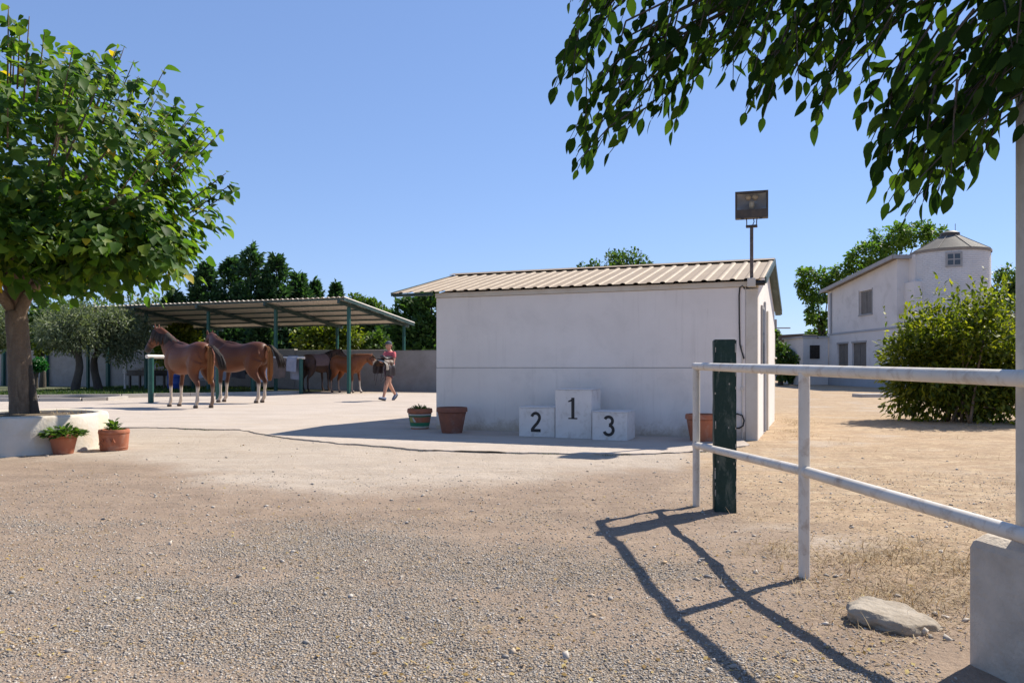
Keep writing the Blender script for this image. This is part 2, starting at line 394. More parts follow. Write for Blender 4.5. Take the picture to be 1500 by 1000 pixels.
def make_ground():
    ys = np.concatenate([np.linspace(-30, -2, 15), np.arange(-1.5, 1.8, .3), np.arange(1.8, 8, .035), np.arange(8, 20, .12), np.arange(20, 60, 1.0), np.geomspace(60, 3000, 24)])
    xp = np.concatenate([np.arange(0, 6, .05), np.arange(6, 24, .4), np.geomspace(24, 3000, 24)])
    xs = np.concatenate([-xp[:0:-1], xp])
    X, Y = np.meshgrid(xs, ys)
    near = sstep(16, 9, Y) * sstep(9, 6, np.abs(X))
    rel = (fbm(X*1.6, Y*1.6, 1, 3) - .45) * .030 + (fbm(X*9, Y*9, 4, 3) - .45) * .020 + (fbm(X*3.7, Y*5.1, 8, 3) - .45) * .022
    # right-hand track is a little rutted, the verge by the low wall a little raised
    rel = rel + .02 * np.exp(-((X - 2.2)/.5)**2) * sstep(8, 4, Y)
    ed = slab_edge_y(X) - Y
    bank = .030*np.clip(fbm(X*2.1, Y*1.1, 19, 3)-.30, 0, 1)*sstep(.9,.10,ed)*(ed > -.12)*(X < 3.3)
    hold = np.ones_like(X)
    inside = sstep(-.25, .05, Y - slab_edge_y(X)) * (X < 3.6)
    Z = rel * near * (1 - inside) + bank * (1 - sstep(.02, -.10, ed)) - .004
    n1 = fbm(X*.9, Y*.9, 7, 4); n2 = fbm(X*2.6, Y*2.6, 9, 4)
    # grey gravel lane in the foreground; its edge runs off to the right, short of the fence
    edge = 4.75 + 2.6*(n1-.5) + 1.2*(n2-.5) + .15*np.clip(-X,0,3)
    gravel = (.45+.55*sstep(.30,.52,fbm(X*1.3,Y*2.2,15,3)))*sstep(.95, -.95, Y - edge) * sstep(.75, -.35, X - (.95 + .22*(3.2-Y) + .7*(n2-.5)))
    # pale trodden limestone in front of the apron
    front = np.interp(X, [-7,-4.2,-2.6,-1.3,-.3,.6,1.6,2.4], [9.2,8.2,6.6,5.9,6.25,6.9,7.4,8.6]) + 1.1*(n1-.5) + .7*(n2-.5)
    pale = sstep(-.55, 1.3, Y - front) * sstep(3.2, 1.6, X + 1.2*(n1-.5))
    pale = np.maximum(pale, .75*np.exp(-(((X-1.75)/.55)**2 + ((Y-4.6)/.5)**2)) * sstep(.35,.6,n2+.1))
    pale = np.maximum(pale, .6*sstep(.5,.7,n1)*sstep(1.6,2.6,X)*sstep(6,9,Y))
    ochre = sstep(1.0, 2.4, X + .8*(n2-.5)) * sstep(2.4, 4, Y + 0*X)
    me_v = np.stack([X, Y, Z], -1).reshape(-1, 3)
    ny, nx = X.shape
    idx = np.arange(ny*nx).reshape(ny, nx)
    f = np.stack([idx[:-1,:-1], idx[:-1,1:], idx[1:,1:], idx[1:,:-1]], -1).reshape(-1)
    m, nt, b = new_mat('yard_ground')
    co = coords(nt)
    g = N(nt, 'ShaderNodeAttribute', attribute_name='gravel').outputs['Fac']
    p = N(nt, 'ShaderNodeAttribute', attribute_name='pale').outputs['Fac']
    o = N(nt, 'ShaderNodeAttribute', attribute_name='ochre').outputs['Fac']
    nA = noise(nt, co, 2.2, 8, .65); nB = noise(nt, co, 24, 6, .7); nC = noise(nt, co, 110, 3, .7); nD = noise(nt, coords(nt, (.5,2.2,1)), 1.5, 8, .7, .6)
    dirt = mixc(nt, ramp(nt, nA, .35, .65), (0.321,0.238,0.174), (0.250,0.185,0.136))
    dirt = mixc(nt, ramp(nt, nD, .48, .66, 0, .5), dirt, (0.367,0.281,0.207))
    dirt = mixc(nt, ramp(nt, nB, .5, .75, 0, .55), dirt, (0.149,0.111,0.083))
    dirt = mixc(nt, ramp(nt, nC, .58, .72, 0, .6), dirt, (0.453,0.380,0.296))
    och = mixc(nt, ramp(nt, nA, .35, .65), (0.440,0.313,0.198), (0.331,0.232,0.147))
    och = mixc(nt, ramp(nt, nD, .50, .68, 0, .6), och, (0.539,0.434,0.314))
    och = mixc(nt, ramp(nt, nB, .48, .68, 0, .65), och, (0.206,0.145,0.093))
    och = mixc(nt, ramp(nt, noise(nt, coords(nt, (1,1.6,1)), 6.5, 6, .7, .8), .5, .66, 0, .6), och, (0.572,0.451,0.287))
    c = mixc(nt, ramp(nt, o, .1, .9), dirt, och)
    pal = mixc(nt, ramp(nt, nD, .38, .66), (0.458,0.386,0.314), (0.391,0.323,0.256))
    pal = mixc(nt, ramp(nt, nB, .55, .78, 0, .4), pal, (0.299,0.236,0.183))
    nS = noise(nt, coords(nt, (.8,3.2,1)), 5.0, 8, .75, 1.2)
    pal = mixc(nt, ramp(nt, nS, .50, .66, 0, .55), pal, (.40,.31,.225))
    pal = mixc(nt, ramp(nt, noise(nt, coords(nt, (.9,2.4,1)), 13, 6, .75, .8), .56, .70, 0, .55), pal, (.30,.235,.18))
    pf = math_n(nt, 'ADD', p, ramp(nt, mixc(nt, .5, nB, nA), .25, .75, -.5, .5))
    c = mixc(nt, ramp(nt, pf, .2, .85), c, pal)
    vor = nt.nodes.new('ShaderNodeTexVoronoi'); vor.inputs['Scale'].default_value = 95; nt.links.new(co, vor.inputs['Vector'])
    vor.inputs['Randomness'].default_value = 1.0
    hsv = nt.nodes.new('ShaderNodeSeparateColor'); nt.links.new(vor.outputs['Color'], hsv.inputs[0])
    grv = mixc(nt, hsv.outputs[0], (0.191,0.165,0.137), (0.457,0.406,0.343))
    grv = mixc(nt, ramp(nt, hsv.outputs[1], .8, .95), grv, (0.419,0.318,0.216))
    grv = mixc(nt, ramp(nt, vor.outputs['Distance'], .45, .8), grv, (0.203,0.159,0.117))
    gf = math_n(nt, 'ADD', g, ramp(nt, nB, .2, .8, -.4, .4))
    c = mixc(nt, ramp(nt, gf, .2, 1.1, 0, .85), c, grv)
    nt.links.new(c, b.inputs['Base Color'])
    b.inputs['Roughness'].default_value = .95; b.inputs['Specular IOR Level'].default_value = .15
    h1 = math_n(nt, 'MULTIPLY', nB, 1.0)
    h2 = math_n(nt, 'MULTIPLY', math_n(nt, 'SUBTRACT', 1.0, vor.outputs['Distance']), math_n(nt, 'MULTIPLY', g, .9))
    hh = math_n(nt, 'ADD', math_n(nt, 'ADD', h1, h2), math_n(nt, 'MULTIPLY', nC, .35))
    bump(nt, b, hh, .9, .018)
    me = np_mesh('ground', me_v, f, 4, m, smooth=True)
    for nm, a in (('gravel', gravel), ('pale', pale), ('ochre', ochre)):
        at = me.attributes.new(nm, 'FLOAT', 'POINT'); at.data.foreach_set('value', a.astype(np.float32).ravel())
    o = link('ground', me); tag(o, kind='structure', label='sandy yard ground of dirt, pale trodden limestone and grey gravel', cat='ground')
    def gz(x, y):     # nearest grid height, for things that lie on it
        i = np.clip(np.searchsorted(ys, y), 1, len(ys)-1); j = np.clip(np.searchsorted(xs, x), 1, len(xs)-1)
        ty = np.clip((y-ys[i-1])/(ys[i]-ys[i-1]),0,1); tx = np.clip((x-xs[j-1])/(xs[j]-xs[j-1]),0,1)
        return (Z[i-1,j-1]*(1-tx)+Z[i-1,j]*tx)*(1-ty) + (Z[i,j-1]*(1-tx)+Z[i,j]*tx)*ty
    def mask(a, x, y):
        i = np.clip(np.searchsorted(ys, y), 0, len(ys)-1); j = np.clip(np.searchsorted(xs, x), 0, len(xs)-1)
        return a[i, j]
    return gz, (lambda x, y: mask(gravel, x, y)), (lambda x, y: mask(pale, x, y))
gz, gravel_at, pale_at = make_ground()

# pale concrete apron: the yard in front of and around the stable, with a broken front edge
def make_apron():
    m, nt, b = new_mat('apron_concrete')
    co = coords(nt)
    nA = noise(nt, coords(nt, (1,1.7,1)), .8, 8, .65, .3); nB = noise(nt, co, 18, 6, .7); nC = noise(nt, co, 120, 2, .6)
    c = mixc(nt, ramp(nt, nA, .36, .66), (0.497,0.427,0.362), (0.416,0.351,0.292))
    c = mixc(nt, ramp(nt, nB, .55, .8, 0, .45), c, (0.313,0.254,0.200))
    c = mixc(nt, ramp(nt, nC, .62, .74, 0, .35), c, (0.562,0.497,0.421))
    nS = noise(nt, coords(nt, (.7,2.0,1)), 1.7, 8, .72, 1.0)
    c = mixc(nt, ramp(nt, nS, .48, .66, 0, .55), c, (.45,.36,.27))
    nT = noise(nt, coords(nt, (.8,1.8,1)), 6, 8, .75, .6)
    c = mixc(nt, ramp(nt, nT, .56, .70, 0, .5), c, (.31,.25,.20))
    nt.links.new(c, b.inputs['Base Color']); b.inputs['Roughness'].default_value = .92; b.inputs['Specular IOR Level'].default_value = .2
    bump(nt, b, math_n(nt, 'ADD', nB, math_n(nt, 'MULTIPLY', nT, 2.0)), .5, .02)
    xs = np.concatenate([np.arange(ex[0], -6, .12), np.arange(-6, ex[-1], .03)])
    front = slab_edge_y(xs) + (fbm(xs*6, xs*0, 21, 5)-.47)*.20 + (vnoise(xs*1.1, xs*0, 5)-.5)*.12
    pts = [(x, y) for x, y in zip(xs, front)]
    back = [(3.3, 11.6), (3.0, 18), (-1.0, 30.2), (-7.4, 29.2), (-12, 25.4), (-20, 26.4), (ex[0]-12, 26)]
    back.append((ex[0]-3, 13))
    poly = pts + back
    bm = bmesh.new()
    top = [bm.verts.new((x, y, SLAB_Z)) for x, y in poly]
    bot = [bm.verts.new((x, y, -.03)) for x, y in poly]
    n = len(poly)
    fc = bm.faces.new(top)
    for i in range(n):
        bm.faces.new((top[i], bot[i], bot[(i+1) % n], top[(i+1) % n]))
    bmesh.ops.triangulate(bm, faces=[fc])
    bmesh.ops.recalc_face_normals(bm, faces=bm.faces[:])
    me = bpy.data.meshes.new('concrete_apron'); bm.to_mesh(me); bm.free()
    me.materials.append(m)
    tag(link('concrete_apron', me), 'pale concrete apron round the stable with a broken front edge', 'pavement', kind='structure')
    return pts
apron_edge = make_apron()

# loose stones, straw, dry grass ----------------------------------------------------
def scatter_mesh(name, tv, tf, pos, ax, nr, scl, mat, rnd, smooth=False):
    """template verts (k,3) with triangles tf put at pos, x-axis ax, z-axis ~nr, per-axis scale"""
    ax = ax / np.linalg.norm(ax, axis=1, keepdims=True)
    sd = np.cross(nr, ax); sd /= np.linalg.norm(sd, axis=1, keepdims=True) + 1e-9
    up = np.cross(ax, sd)
    n, k = len(pos), len(tv)
    if np.ndim(scl) == 1: scl = np.repeat(scl[:, None], 3, 1)
    T = tv[None] * scl[:, None, :]
    V3 = pos[:, None, :] + T[..., 0:1]*ax[:, None] + T[..., 1:2]*sd[:, None] + T[..., 2:3]*up[:, None]
    per = tf.shape[1]
    F3 = (np.arange(n)[:, None, None]*k + tf[None]).reshape(-1)
    return np_mesh(name, V3.reshape(-1, 3), F3, per, mat, np.repeat(rnd, len(tf)), smooth)

OCT_V = np.array([(1,0,0),(-1,0,0),(0,1,0),(0,-1,0),(0,0,1),(0,0,-1)], float)
OCT_F = np.array([(0,2,4),(2,1,4),(1,3,4),(3,0,4),(2,0,5),(1,2,5),(3,1,5),(0,3,5)])
def rdir(n, rng=RNG):
    v = rng.normal(size=(n, 3)); return v / np.linalg.norm(v, axis=1, keepdims=True)

m, nt, b = new_mat('gravel_stone')
at = N(nt, 'ShaderNodeAttribute', attribute_name='rnd').outputs['Fac']
c = mixc(nt, ramp(nt, at, 0, .6), (0.171,0.149,0.122), (0.378,0.336,0.287)); c = mixc(nt, ramp(nt, at, .6, .84), c, (0.525,0.470,0.403)); c = mixc(nt, ramp(nt, at, .85, .88), c, (0.439,0.311,0.183))
nt.links.new(c, b.inputs['Base Color']); b.inputs['Roughness'].default_value = .85; M['gravel'] = m
n = 170000
d = 2.15 * (7.4/2.15) ** RNG.random(n)
x = (RNG.random(n)*2-1) * .72 * d
keep = (RNG.random(n) < .13 + .8*gravel_at(x, d)) & (RNG.random(n) > .55*pale_at(x, d))
keep &= ~((x > 1.45) & (d < 2.75))
x, d = x[keep], d[keep]; n = len(x)
sz = (.0022 + .0048 * RNG.random(n)**2.6) * (1 + .10*(d-2))
s3 = sz[:, None] * np.stack([.8+.7*RNG.random(n), .7+.5*RNG.random(n), .45+.35*RNG.random(n)], -1)
pos = np.stack([x, d, gz(x, d) + sz*.15], -1)
axd = rdir(n); axd[:, 2] *= .35
nrm = np.tile([0,0,1.], (n,1)) + .35*rdir(n)
tv = OCT_V + np.array([(.0,.25,.1),(0,-.2,-.1),(.3,0,.1),(-.2,0,0),(.15,.1,0),(0,0,0)])
tag(link('gravel', scatter_mesh('gravel', tv, OCT_F, pos, axd, nrm, s3, M['gravel'], RNG.random(n))), 'loose grey gravel scattered over the foreground', 'gravel', kind='stuff')

# bigger loose stones here and there (uncountable small rubble)
n = 700
d = 2.6 * (14/2.6) ** RNG.random(n); x = (RNG.random(n)*2-1)*.7*d
k2 = (d < slab_edge_y(x) - .1) & ~((x > 1.4) & (d < 2.8)); x, d = x[k2], d[k2]; n = len(x)
sz = .006 + .014*RNG.random(n)**3
pos = np.stack([x, d, gz(x, d) + sz*.2], -1); axd = rdir(n); axd[:,2] *= .3
tag(link('rubble', scatter_mesh('rubble', tv, OCT_F, pos, axd, np.tile([0,0,1.],(n,1))+.3*rdir(n), sz[:,None]*np.array([1.3,1,.6]), M['gravel'], .3+.6*RNG.random(n))), 'small loose stones strewn over the yard', 'stones', kind='stuff')

BLADE_V = np.array([(0,-.5,0),(0,.5,0),(.5,.45,.10),(.5,-.45,.10),(1,0,.0)], float)
BLADE_F = np.array([(0,3,1),(1,3,2),(3,4,2)])
def blades(name, pos, ax, ln, wd, bend, mat, rnd, label, cat):
    s3 = np.stack([ln, wd, ln*bend], -1)
    o = link(name, scatter_mesh(name, BLADE_V, BLADE_F, pos, ax, np.tile([0,0,1.],(len(pos),1))+.3*rdir(len(pos)), s3, mat, rnd))
    return tag(o, label, cat, kind='stuff')
# straw lying about
n = 42000
d = 2.3 * (13/2.3) ** RNG.random(n); x = (RNG.random(n)*2-1)*.72*d
w = .45 + .8*sstep(.8,2.2,x) + .5*sstep(4.2,5.5,d)*sstep(8,6,d)*(1-pale_at(x,d))
w = w * (.25 + 1.5*sstep(.45,.62,fbm(x*1.7,d*1.7,31,3)))
k2 = (RNG.random(n) < w) & (d < slab_edge_y(x)-.05) & ~((x > 1.4) & (d < 2.8)); x, d = x[k2], d[k2]; n = len(x)
ax = rdir(n); ax[:,2] = .04*RNG.random(n)
blades('straw', np.stack([x, d, gz(x,d)+.003], -1), ax, .012+.05*RNG.random(n)**1.8, .0018+.0022*RNG.random(n), .15*RNG.random(n), L['dry'], RNG.random(n), 'bits of straw and dry stalks lying on the dirt', 'straw')
# fallen dry leaves
n = 3800
d = 2.3 * (12/2.3) ** RNG.random(n); x = (RNG.random(n)*2-1)*.72*d
k2 = (RNG.random(n) < .25 + .9*sstep(.45,.6,fbm(x*1.2,d*1.2,37,3))) & (d < slab_edge_y(x)-.05) & ~((x > 1.4) & (d < 2.8)) & (RNG.random(n) > .7*pale_at(x,d)); x, d = x[k2], d[k2]; n = len(x)
LV = np.array([(0,0,.0),(.5,.28,.12),(.5,-.28,.12),(1,0,.05)], float); LF = np.array([(0,2,1),(1,2,3)])
ax = rdir(n); ax[:,2] = .12*RNG.random(n)
tag(link('leaf_litter', scatter_mesh('leaf_litter', LV, LF, np.stack([x,d,gz(x,d)+.003],-1), ax, np.tile([0,0,1.],(n,1))+.5*rdir(n), .008+.022*RNG.random(n)**1.8, leaf_mat('dead_leaf', (.16,.10,.045), (.38,.25,.08), (.52,.42,.16), .2, .7, (1.1,1,.8), .2), RNG.random(n))), 'dry fallen leaves strewn over dirt and gravel', 'leaf litter', kind='stuff')
# dry grass tufts on the right-hand verge
cl = []
for k in range(230):
    a = RNG.random()
    if a < .45: c = (1.35 + 1.0*RNG.random(), 3.0 + 1.5*RNG.random())
    elif a < .6: c = (2.0+1.2*RNG.random(), 2.8+1.6*RNG.random())
    elif a < .75:
        t = RNG.random(); q = Vector((3.55,10.9,0)) + V*(5*t); c = (q.x+.1+.35*RNG.random(), q.y-.2*RNG.random())
    elif a < .9: c = (6.2+3.2*RNG.random(), 12.2+1.8*RNG.random())
    else: c = (1.5+5*RNG.random(), 5+7*RNG.random())
    cl.append(c)
pos, axs, lns = [], [], []
for (cx, cy) in cl:
    kb = int(40 + 70*RNG.random()); r = .06 + .13*RNG.random()
    px = cx + r*RNG.normal(size=kb); py = cy + r*RNG.normal(size=kb)
    dirs = np.stack([RNG.normal(size=kb), RNG.normal(size=kb), .05+.55*RNG.random(kb)**2], -1)
    pos.append(np.stack([px, py, gz(px, py)-.004], -1)); axs.append(dirs); lns.append(.025+.075*RNG.random(kb))
pos, axs, lns = np.concatenate(pos), np.concatenate(axs), np.concatenate(lns)
okk = ~((pos[:,0] > 1.42) & (pos[:,1] < 2.78))
pos, axs, lns = pos[okk], axs[okk], lns[okk]
blades('dry_grass', pos, axs, lns, .002+.0025*RNG.random(len(pos)), .3+.2*RNG.random(len(pos)), L['dry'], RNG.random(len(pos)), 'straw-coloured dry grass tufts along the sandy track and fence', 'grass')
# little weeds in the crack of the apron's edge
ep = np.array(apron_edge); ep = ep[ep[:,0] > -5.5]
pos, axs, lns = [], [], []
for k in range(90):
    i = RNG.integers(len(ep)); 
    if vnoise(ep[i,0]*1.5, 0, 77) < .45: continue
    kb = 12; px = ep[i,0] + .05*RNG.normal(size=kb); py = ep[i,1] - .015 - .03*RNG.random(kb)
    pos.append(np.stack([px, py, np.full(kb, -.01)], -1)); axs.append(np.stack([RNG.normal(size=kb), RNG.normal(size=kb), .5+.6*RNG.random(kb)], -1)); lns.append(.02+.03*RNG.random(kb))
pos, axs, lns = np.concatenate(pos), np.concatenate(axs), np.concatenate(lns)
blades('weeds', pos, axs, lns, .003+.002*RNG.random(len(pos)), .3+.1*RNG.random(len(pos)), L['grass'], RNG.random(len(pos)), 'tiny weeds growing in the broken edge of the apron', 'weeds')

# lawn strip along the yard wall at the left, with its kerbs
WALL_V = 29.3
def loc(u, v, z=0.0): return U*u + V*v + Vector((0,0,z))
lawn_front = [G(-120,584), G(0,583.5), G(60,583), G(120,582), G(180,582), G(230,580.5), G(330,579), G(440,576.5)]
lawn_back = [loc(-44.5, WALL_V-.02), loc(-20, WALL_V-.02)]
mlawn = surf('lawn_soil', (.07,.085,.03), (.10,.105,.045), 1.2, .95, 12, .6, .03, stain=(.20,.16,.10), stain_scale=.6, stain_amt=.6)
bm = bmesh.new()
vs = [bm.verts.new((p.x, p.y, SLAB_Z + .012)) for p in lawn_front + [lawn_back[1], lawn_back[0]]]
bm.faces.new(vs); bmesh.ops.triangulate(bm, faces=bm.faces[:]); bmesh.ops.recalc_face_normals(bm, faces=bm.faces[:])
for f_ in bm.faces:
    if f_.normal.z < 0: f_.normal_flip()
me = bpy.data.meshes.new('lawn'); bm.to_mesh(me); bm.free(); me.materials.append(mlawn)
tag(link('lawn', me), 'strip of shaded lawn in front of the long yard wall', 'lawn', kind='structure')
lf = np.array([(p.x, p.y) for p in lawn_front])
n = 42000
x = RNG.uniform(lf[0,0], -10.5, n); y = RNG.uniform(26, 44, n)
yf = np.interp(x, lf[:,0], lf[:,1])
yb = (WALL_V - x*V.x)/V.y
k2 = (y > yf+.1) & (y < yb-.1) & (RNG.random(n) < .35+1.2*sstep(.4,.6,fbm(x*.5,y*.5,41,3))) & (np.abs(x/y*F+CX) < 760); x, y = x[k2], y[k2]; n = len(x)
ax = np.stack([RNG.normal(size=n)*.6, RNG.normal(size=n)*.6, np.ones(n)], -1)
blades('lawn_grass', np.stack([x,y,np.full(n, SLAB_Z+.005)],-1), ax, .07+.12*RNG.random(n), .02+.015*RNG.random(n), .2*RNG.random(n), L['grass'], RNG.random(n), 'short green grass of the lawn by the yard wall', 'grass')
def kerb(pts, w, h, name, label):
    mb = MB()
    for a, c in zip(pts[:-1], pts[1:]):
        d = (c-a).normalized()
        mb.bar(a + Vector((0,0,SLAB_Z+h/2-.02)), c - d*.012 + Vector((0,0,SLAB_Z+h/2-.02)), w, h+.04)
    return tag(mb.build(name, M['kerb']), label, 'kerb', kind='structure')
def resample(pts, step):
    out = []
    for a, c in zip(pts[:-1], pts[1:]):
        k = max(1, int((c-a).length/step))
        out += [a.lerp(c, i/k) for i in range(k)]
    return out + [pts[-1]]
kerb(resample([p + Vector((0,-.1,0)) for p in lawn_front], 1.0), .14, .10, 'lawn_kerb', 'low stone kerb along the front of the lawn')
kerb(resample([G(-120,589), G(0,588.5), G(60,588.2), G(120,588), G(155,587), G(185,585)], 1.0), .16, .10, 'path_kerb', 'second low kerb along the footpath by the lawn')

# ================================================================== STABLE BUILDING
C0 = G(639, 628, SLAB_Z); C0.z = 0
C1 = G(1110, 643, SLAB_Z); C1.z = 0
SL = (C1 - C0).length; SD = 4.3; WH = 2.11
st = thing('stable_building', 'low white rendered stable block with beige corrugated roof', 'building', C0, ROT)
JZ = .995
MB().box(0, SL-.16, 0, .16, -.02, JZ-.004).build('lower_wall_panel', M['render_low'], st, bevel=.004, seg=1)
MB().box(0, SL-.16, .004, .16, JZ+.004, WH).build('upper_wall_panel', M['render'], st, bevel=.004, seg=1)
MB().box(.02, SL-.18, .02, .15, JZ-.02, JZ+.02).build('panel_joint', M['concrete'], st)
MB().box(SL-.158, SL, -.012, .16, -.02, WH-.03).build('corner_pillar', M['cream'], st, bevel=.006)
rz0, rzr, rv = 2.20, 2.74, 2.2           # eave height, ridge height, ridge distance
sl = (rzr - rz0) / (rv + .1)
# right side wall with a gable top, left side wall, back wall
def gable(x0, x1, y0, y1):
    zz = lambda v: (rz0 - .05 + sl*(v + .1)) if v <= rv else (rzr - .05 - (v-rv)*(rzr-2.12)/(SD-rv))
    poly = [(y0,-.02),(y1,-.02),(y1,zz(y1)),(rv,zz(rv)),(y0,zz(y0))]
    return MB().prism(poly, 'x', x0, x1)
gable(SL-.15, SL-.003, .165, SD).build('side_wall', M['render'], st)
gable(0.004, .15, .165, SD).build('side_wall', M['render'], st)
MB().box(.155, SL-.155, SD-.15, SD-.004, -.02, 2.05).build('back_wall', M['render'], st)
MB().box(-.01, SL+.01, -.022, .15, WH+.003, rz0-.012).build('fascia', M['cream'], st, bevel=.004, seg=1)
# roof: corrugated sheets, one object each
def rib_profile(w, n, h=.017):
    pts = []
    p = w/n
    for i in range(n):
        x = i*p
        pts += [(x, 0), (x+p*.56, 0), (x+p*.63, h*.7), (x+p*.72, h), (x+p*.84, h), (x+p*.93, h*.7)]
    pts.append((w, 0)); return pts
def sheet(name, prof, x0, v0, z0, v1, z1, mat, parent, th=.004, m2=None):
    n = len(prof); vs, fs = [], []
    for k, (v, z) in enumerate(((v0, z0), (v1, z1))):
        for t in (0, th):
            vs += [(x0+a, v, z + h - t) for a, h in prof]
    for i in range(n-1):
        fs.append((i, i+1, 2*n+i+1, 2*n+i)); fs.append((n+i+1, n+i, 3*n+i, 3*n+i+1))
        fs.append((i+1, i, n+i, n+i+1)); fs.append((2*n+i, 2*n+i+1, 3*n+i+1, 3*n+i))
    fs.append((0, 2*n, 3*n, n)); fs.append((n-1, 2*n-1, 4*n-1, 3*n-1))
    return MB().add(vs, fs).build(name, mat, parent)
RX0, RX1 = -.74, SL + .10
NS = 6; SW = (RX1-RX0)/NS
prof = rib_profile(SW, 5)
proto = None
for i in range(NS):
    if i == 0:
        proto = sheet('roof_sheet', prof, 0, -.10, rz0, rv, rzr, M['roofsheet'], st)
        proto2 = sheet('roof_sheet', prof, 0, SD+.25, 2.07, rv+.002, rzr, M['roofsheet'], st)
        proto.location = (RX0, 0, .002); proto2.location = (RX0, 0, .002)
    else:
        for p_ in (proto, proto2):
            c = p_.copy(); COL.objects.link(c); c.location = (RX0 + i*SW, .004*(i % 2), .002 + .003*(i % 2))
# ridge cap
mb = MB()
for sgn in (-1, 1):
    mb.obox(((RX0+RX1)/2, rv + sgn*.09, rzr + .036 - .02), ((RX1-RX0)/2+.01, 0, 0), (0, .095, -sgn*.095*sl), (0, 0, .003))
mb.build('ridge_cap', M['roofsheet'], st)
# green trims: verge boards at both ends, eave angle on the left overhang
mb = MB(); mb.bar((RX1+.012, -.12, rz0-.02), (RX1+.012, rv, rzr-.02), .02, .09); mb.build('verge_trim', M['darkgreen'], st)
mb = MB(); mb.bar((RX1+.012, rv+.004, rzr-.02), (RX1+.012, SD+.26, 2.05), .02, .10); mb.build('verge_trim', M['darkgreen'], st)
mb = MB(); mb.bar((RX1-.05, rv+.01, rzr-.075), (RX1-.05, SD+.25, 2.0), .1, .02); mb.build('verge_soffit', M['darkgreen'], st)
mb = MB(); mb.bar((RX0-.012, -.12, rz0-.02), (RX0-.012, rv, rzr-.02), .02, .06); mb.build('verge_trim', M['darkgreen'], st)
MB().box(RX0, -.015, -.09, -.05, rz0-.055, rz0-.008).build('eave_angle', M['darkgreen'], st)
MB().box(RX0, 0, 1.0, 1.05, rz0+.17, rz0+.225).build('purlin', M['darkgreen'], st)
MB().box(RX0, 0, 2.1, 2.15, rz0+.42, rz0+.475).build('purlin', M['darkgreen'], st)
# dark gutter end by the floodlight
MB().tube([(SL-.12, -.07, rz0-.045), (SL+.10, -.07, rz0-.05)], .035, 10).build('gutter_stub', M['black'], st, smooth='auto')
# side wall pilasters and a tall shuttered opening
w = MB().box(SL-.002, SL+.03, 1.25, 1.33, .02, 2.0).build('drainpipe', M['plinth'], st, bevel=.01)
win = MB().box(SL-.002, SL+.022, .62, 1.08, .95, 1.9).build('window', M['frame'], st)
MB().box(SL+.010, SL+.026, .67, 1.03, 1.0, 1.85).build('pane', M['glass'], win)
MB().box(SL-.001, SL+.025, 1.9, 2.15, 0, 1.9).build('side_pilaster', M['cream'], st)
# wiring on the corner
mb = MB()
mb.tube([(SL-.17,-.012,2.08),(SL-.20,-.016,2.13),(SL-.235,-.018,2.10),(SL-.245,-.014,2.0),(SL-.242,-.014,1.6),(SL-.235,-.014,1.32),(SL-.21,-.014,1.22),(SL-.18,-.014,1.12)], .010, 8)
mb.build('cable', M['rubber'], st, smooth='auto')
mb = MB(); mb.tube([(SL-.205,-.006,1.3),(SL-.205,-.006,.02)], .009, 8); mb.build('conduit', M['cream'], st, smooth='auto')
MB().box(SL-.225, SL-.185, -.04, 0, .68, .735).build('junction_box', M['cream'], st, bevel=.004)
mb = MB(); mb.tube([(SL-.33,-.012,.36),(SL-.26,-.05,.36),(SL-.2,-.05,.34),(SL-.175,-.05,.27),(SL-.19,-.05,.2),(SL-.24,-.05,.165),(SL-.33,-.012,.16)], .011, 8); mb.build('hose_loop', M['rubber'], st, smooth='auto')
for zz in (1.25, .36):
    MB().box(SL-.335, SL-.305, -.05, .0, zz-.02, zz+.02).build('wall_hook', M['black'], st, bevel=.004)
MB().tube([(-.07,.3,.30),(0.0,.3,.30)], .035, 10).build('wall_tap', M['dark'], st)

# floodlight on the corner
fl = thing('floodlight', 'square brown floodlight on a thin rusty pole at the stable roof corner', 'floodlight', C0 + U*(SL-.075) + V*(-.06) + Vector((0,0,2.10)), ROT)
MB().box(-.055,.055,-.05,.045,0,.12).build('bracket', M['cream'], fl, bevel=.006)
MB().box(-.022,.022,-.026,.018,.06,.81).build('pole', M['rusty'], fl, bevel=.004)
MB().box(-.075,.075,-.035,.03,.812,.845).build('cross_bar', M['dark'], fl, bevel=.004)
for s in (-1,1):
    MB().tube([(s*.065,0,.84),(s*.065,0,.90),(s*.075,0,.97)], .007, 8).build('stay_rod', M['dark'], fl)
MB().tube([(.01,0,.84),(.03,.02,.89),(.02,.03,.96)], .006, 8).build('lead', M['rubber'], fl)
hd = thing('lamp_head', None, None); hd.parent = fl; hd.location = (0, 0, .935)
hd.rotation_euler = (R(4), 0, R(4))
del_keys = [k for k in hd.keys()]
lw, lh = .215, .36
mb = MB()
mb.box(-lw, -lw+.022, -.10, .10, 0, lh); mb.box(lw-.022, lw, -.10, .10, 0, lh)
mb.box(-lw+.022, lw-.022, -.10, .10, lh-.022, lh); mb.box(-lw+.022, lw-.022, -.10, .10, 0, .115)
mb.box(-lw+.022, lw-.022, .085, .10, .115, lh-.022)
mb.build('housing', M['dark'], hd)
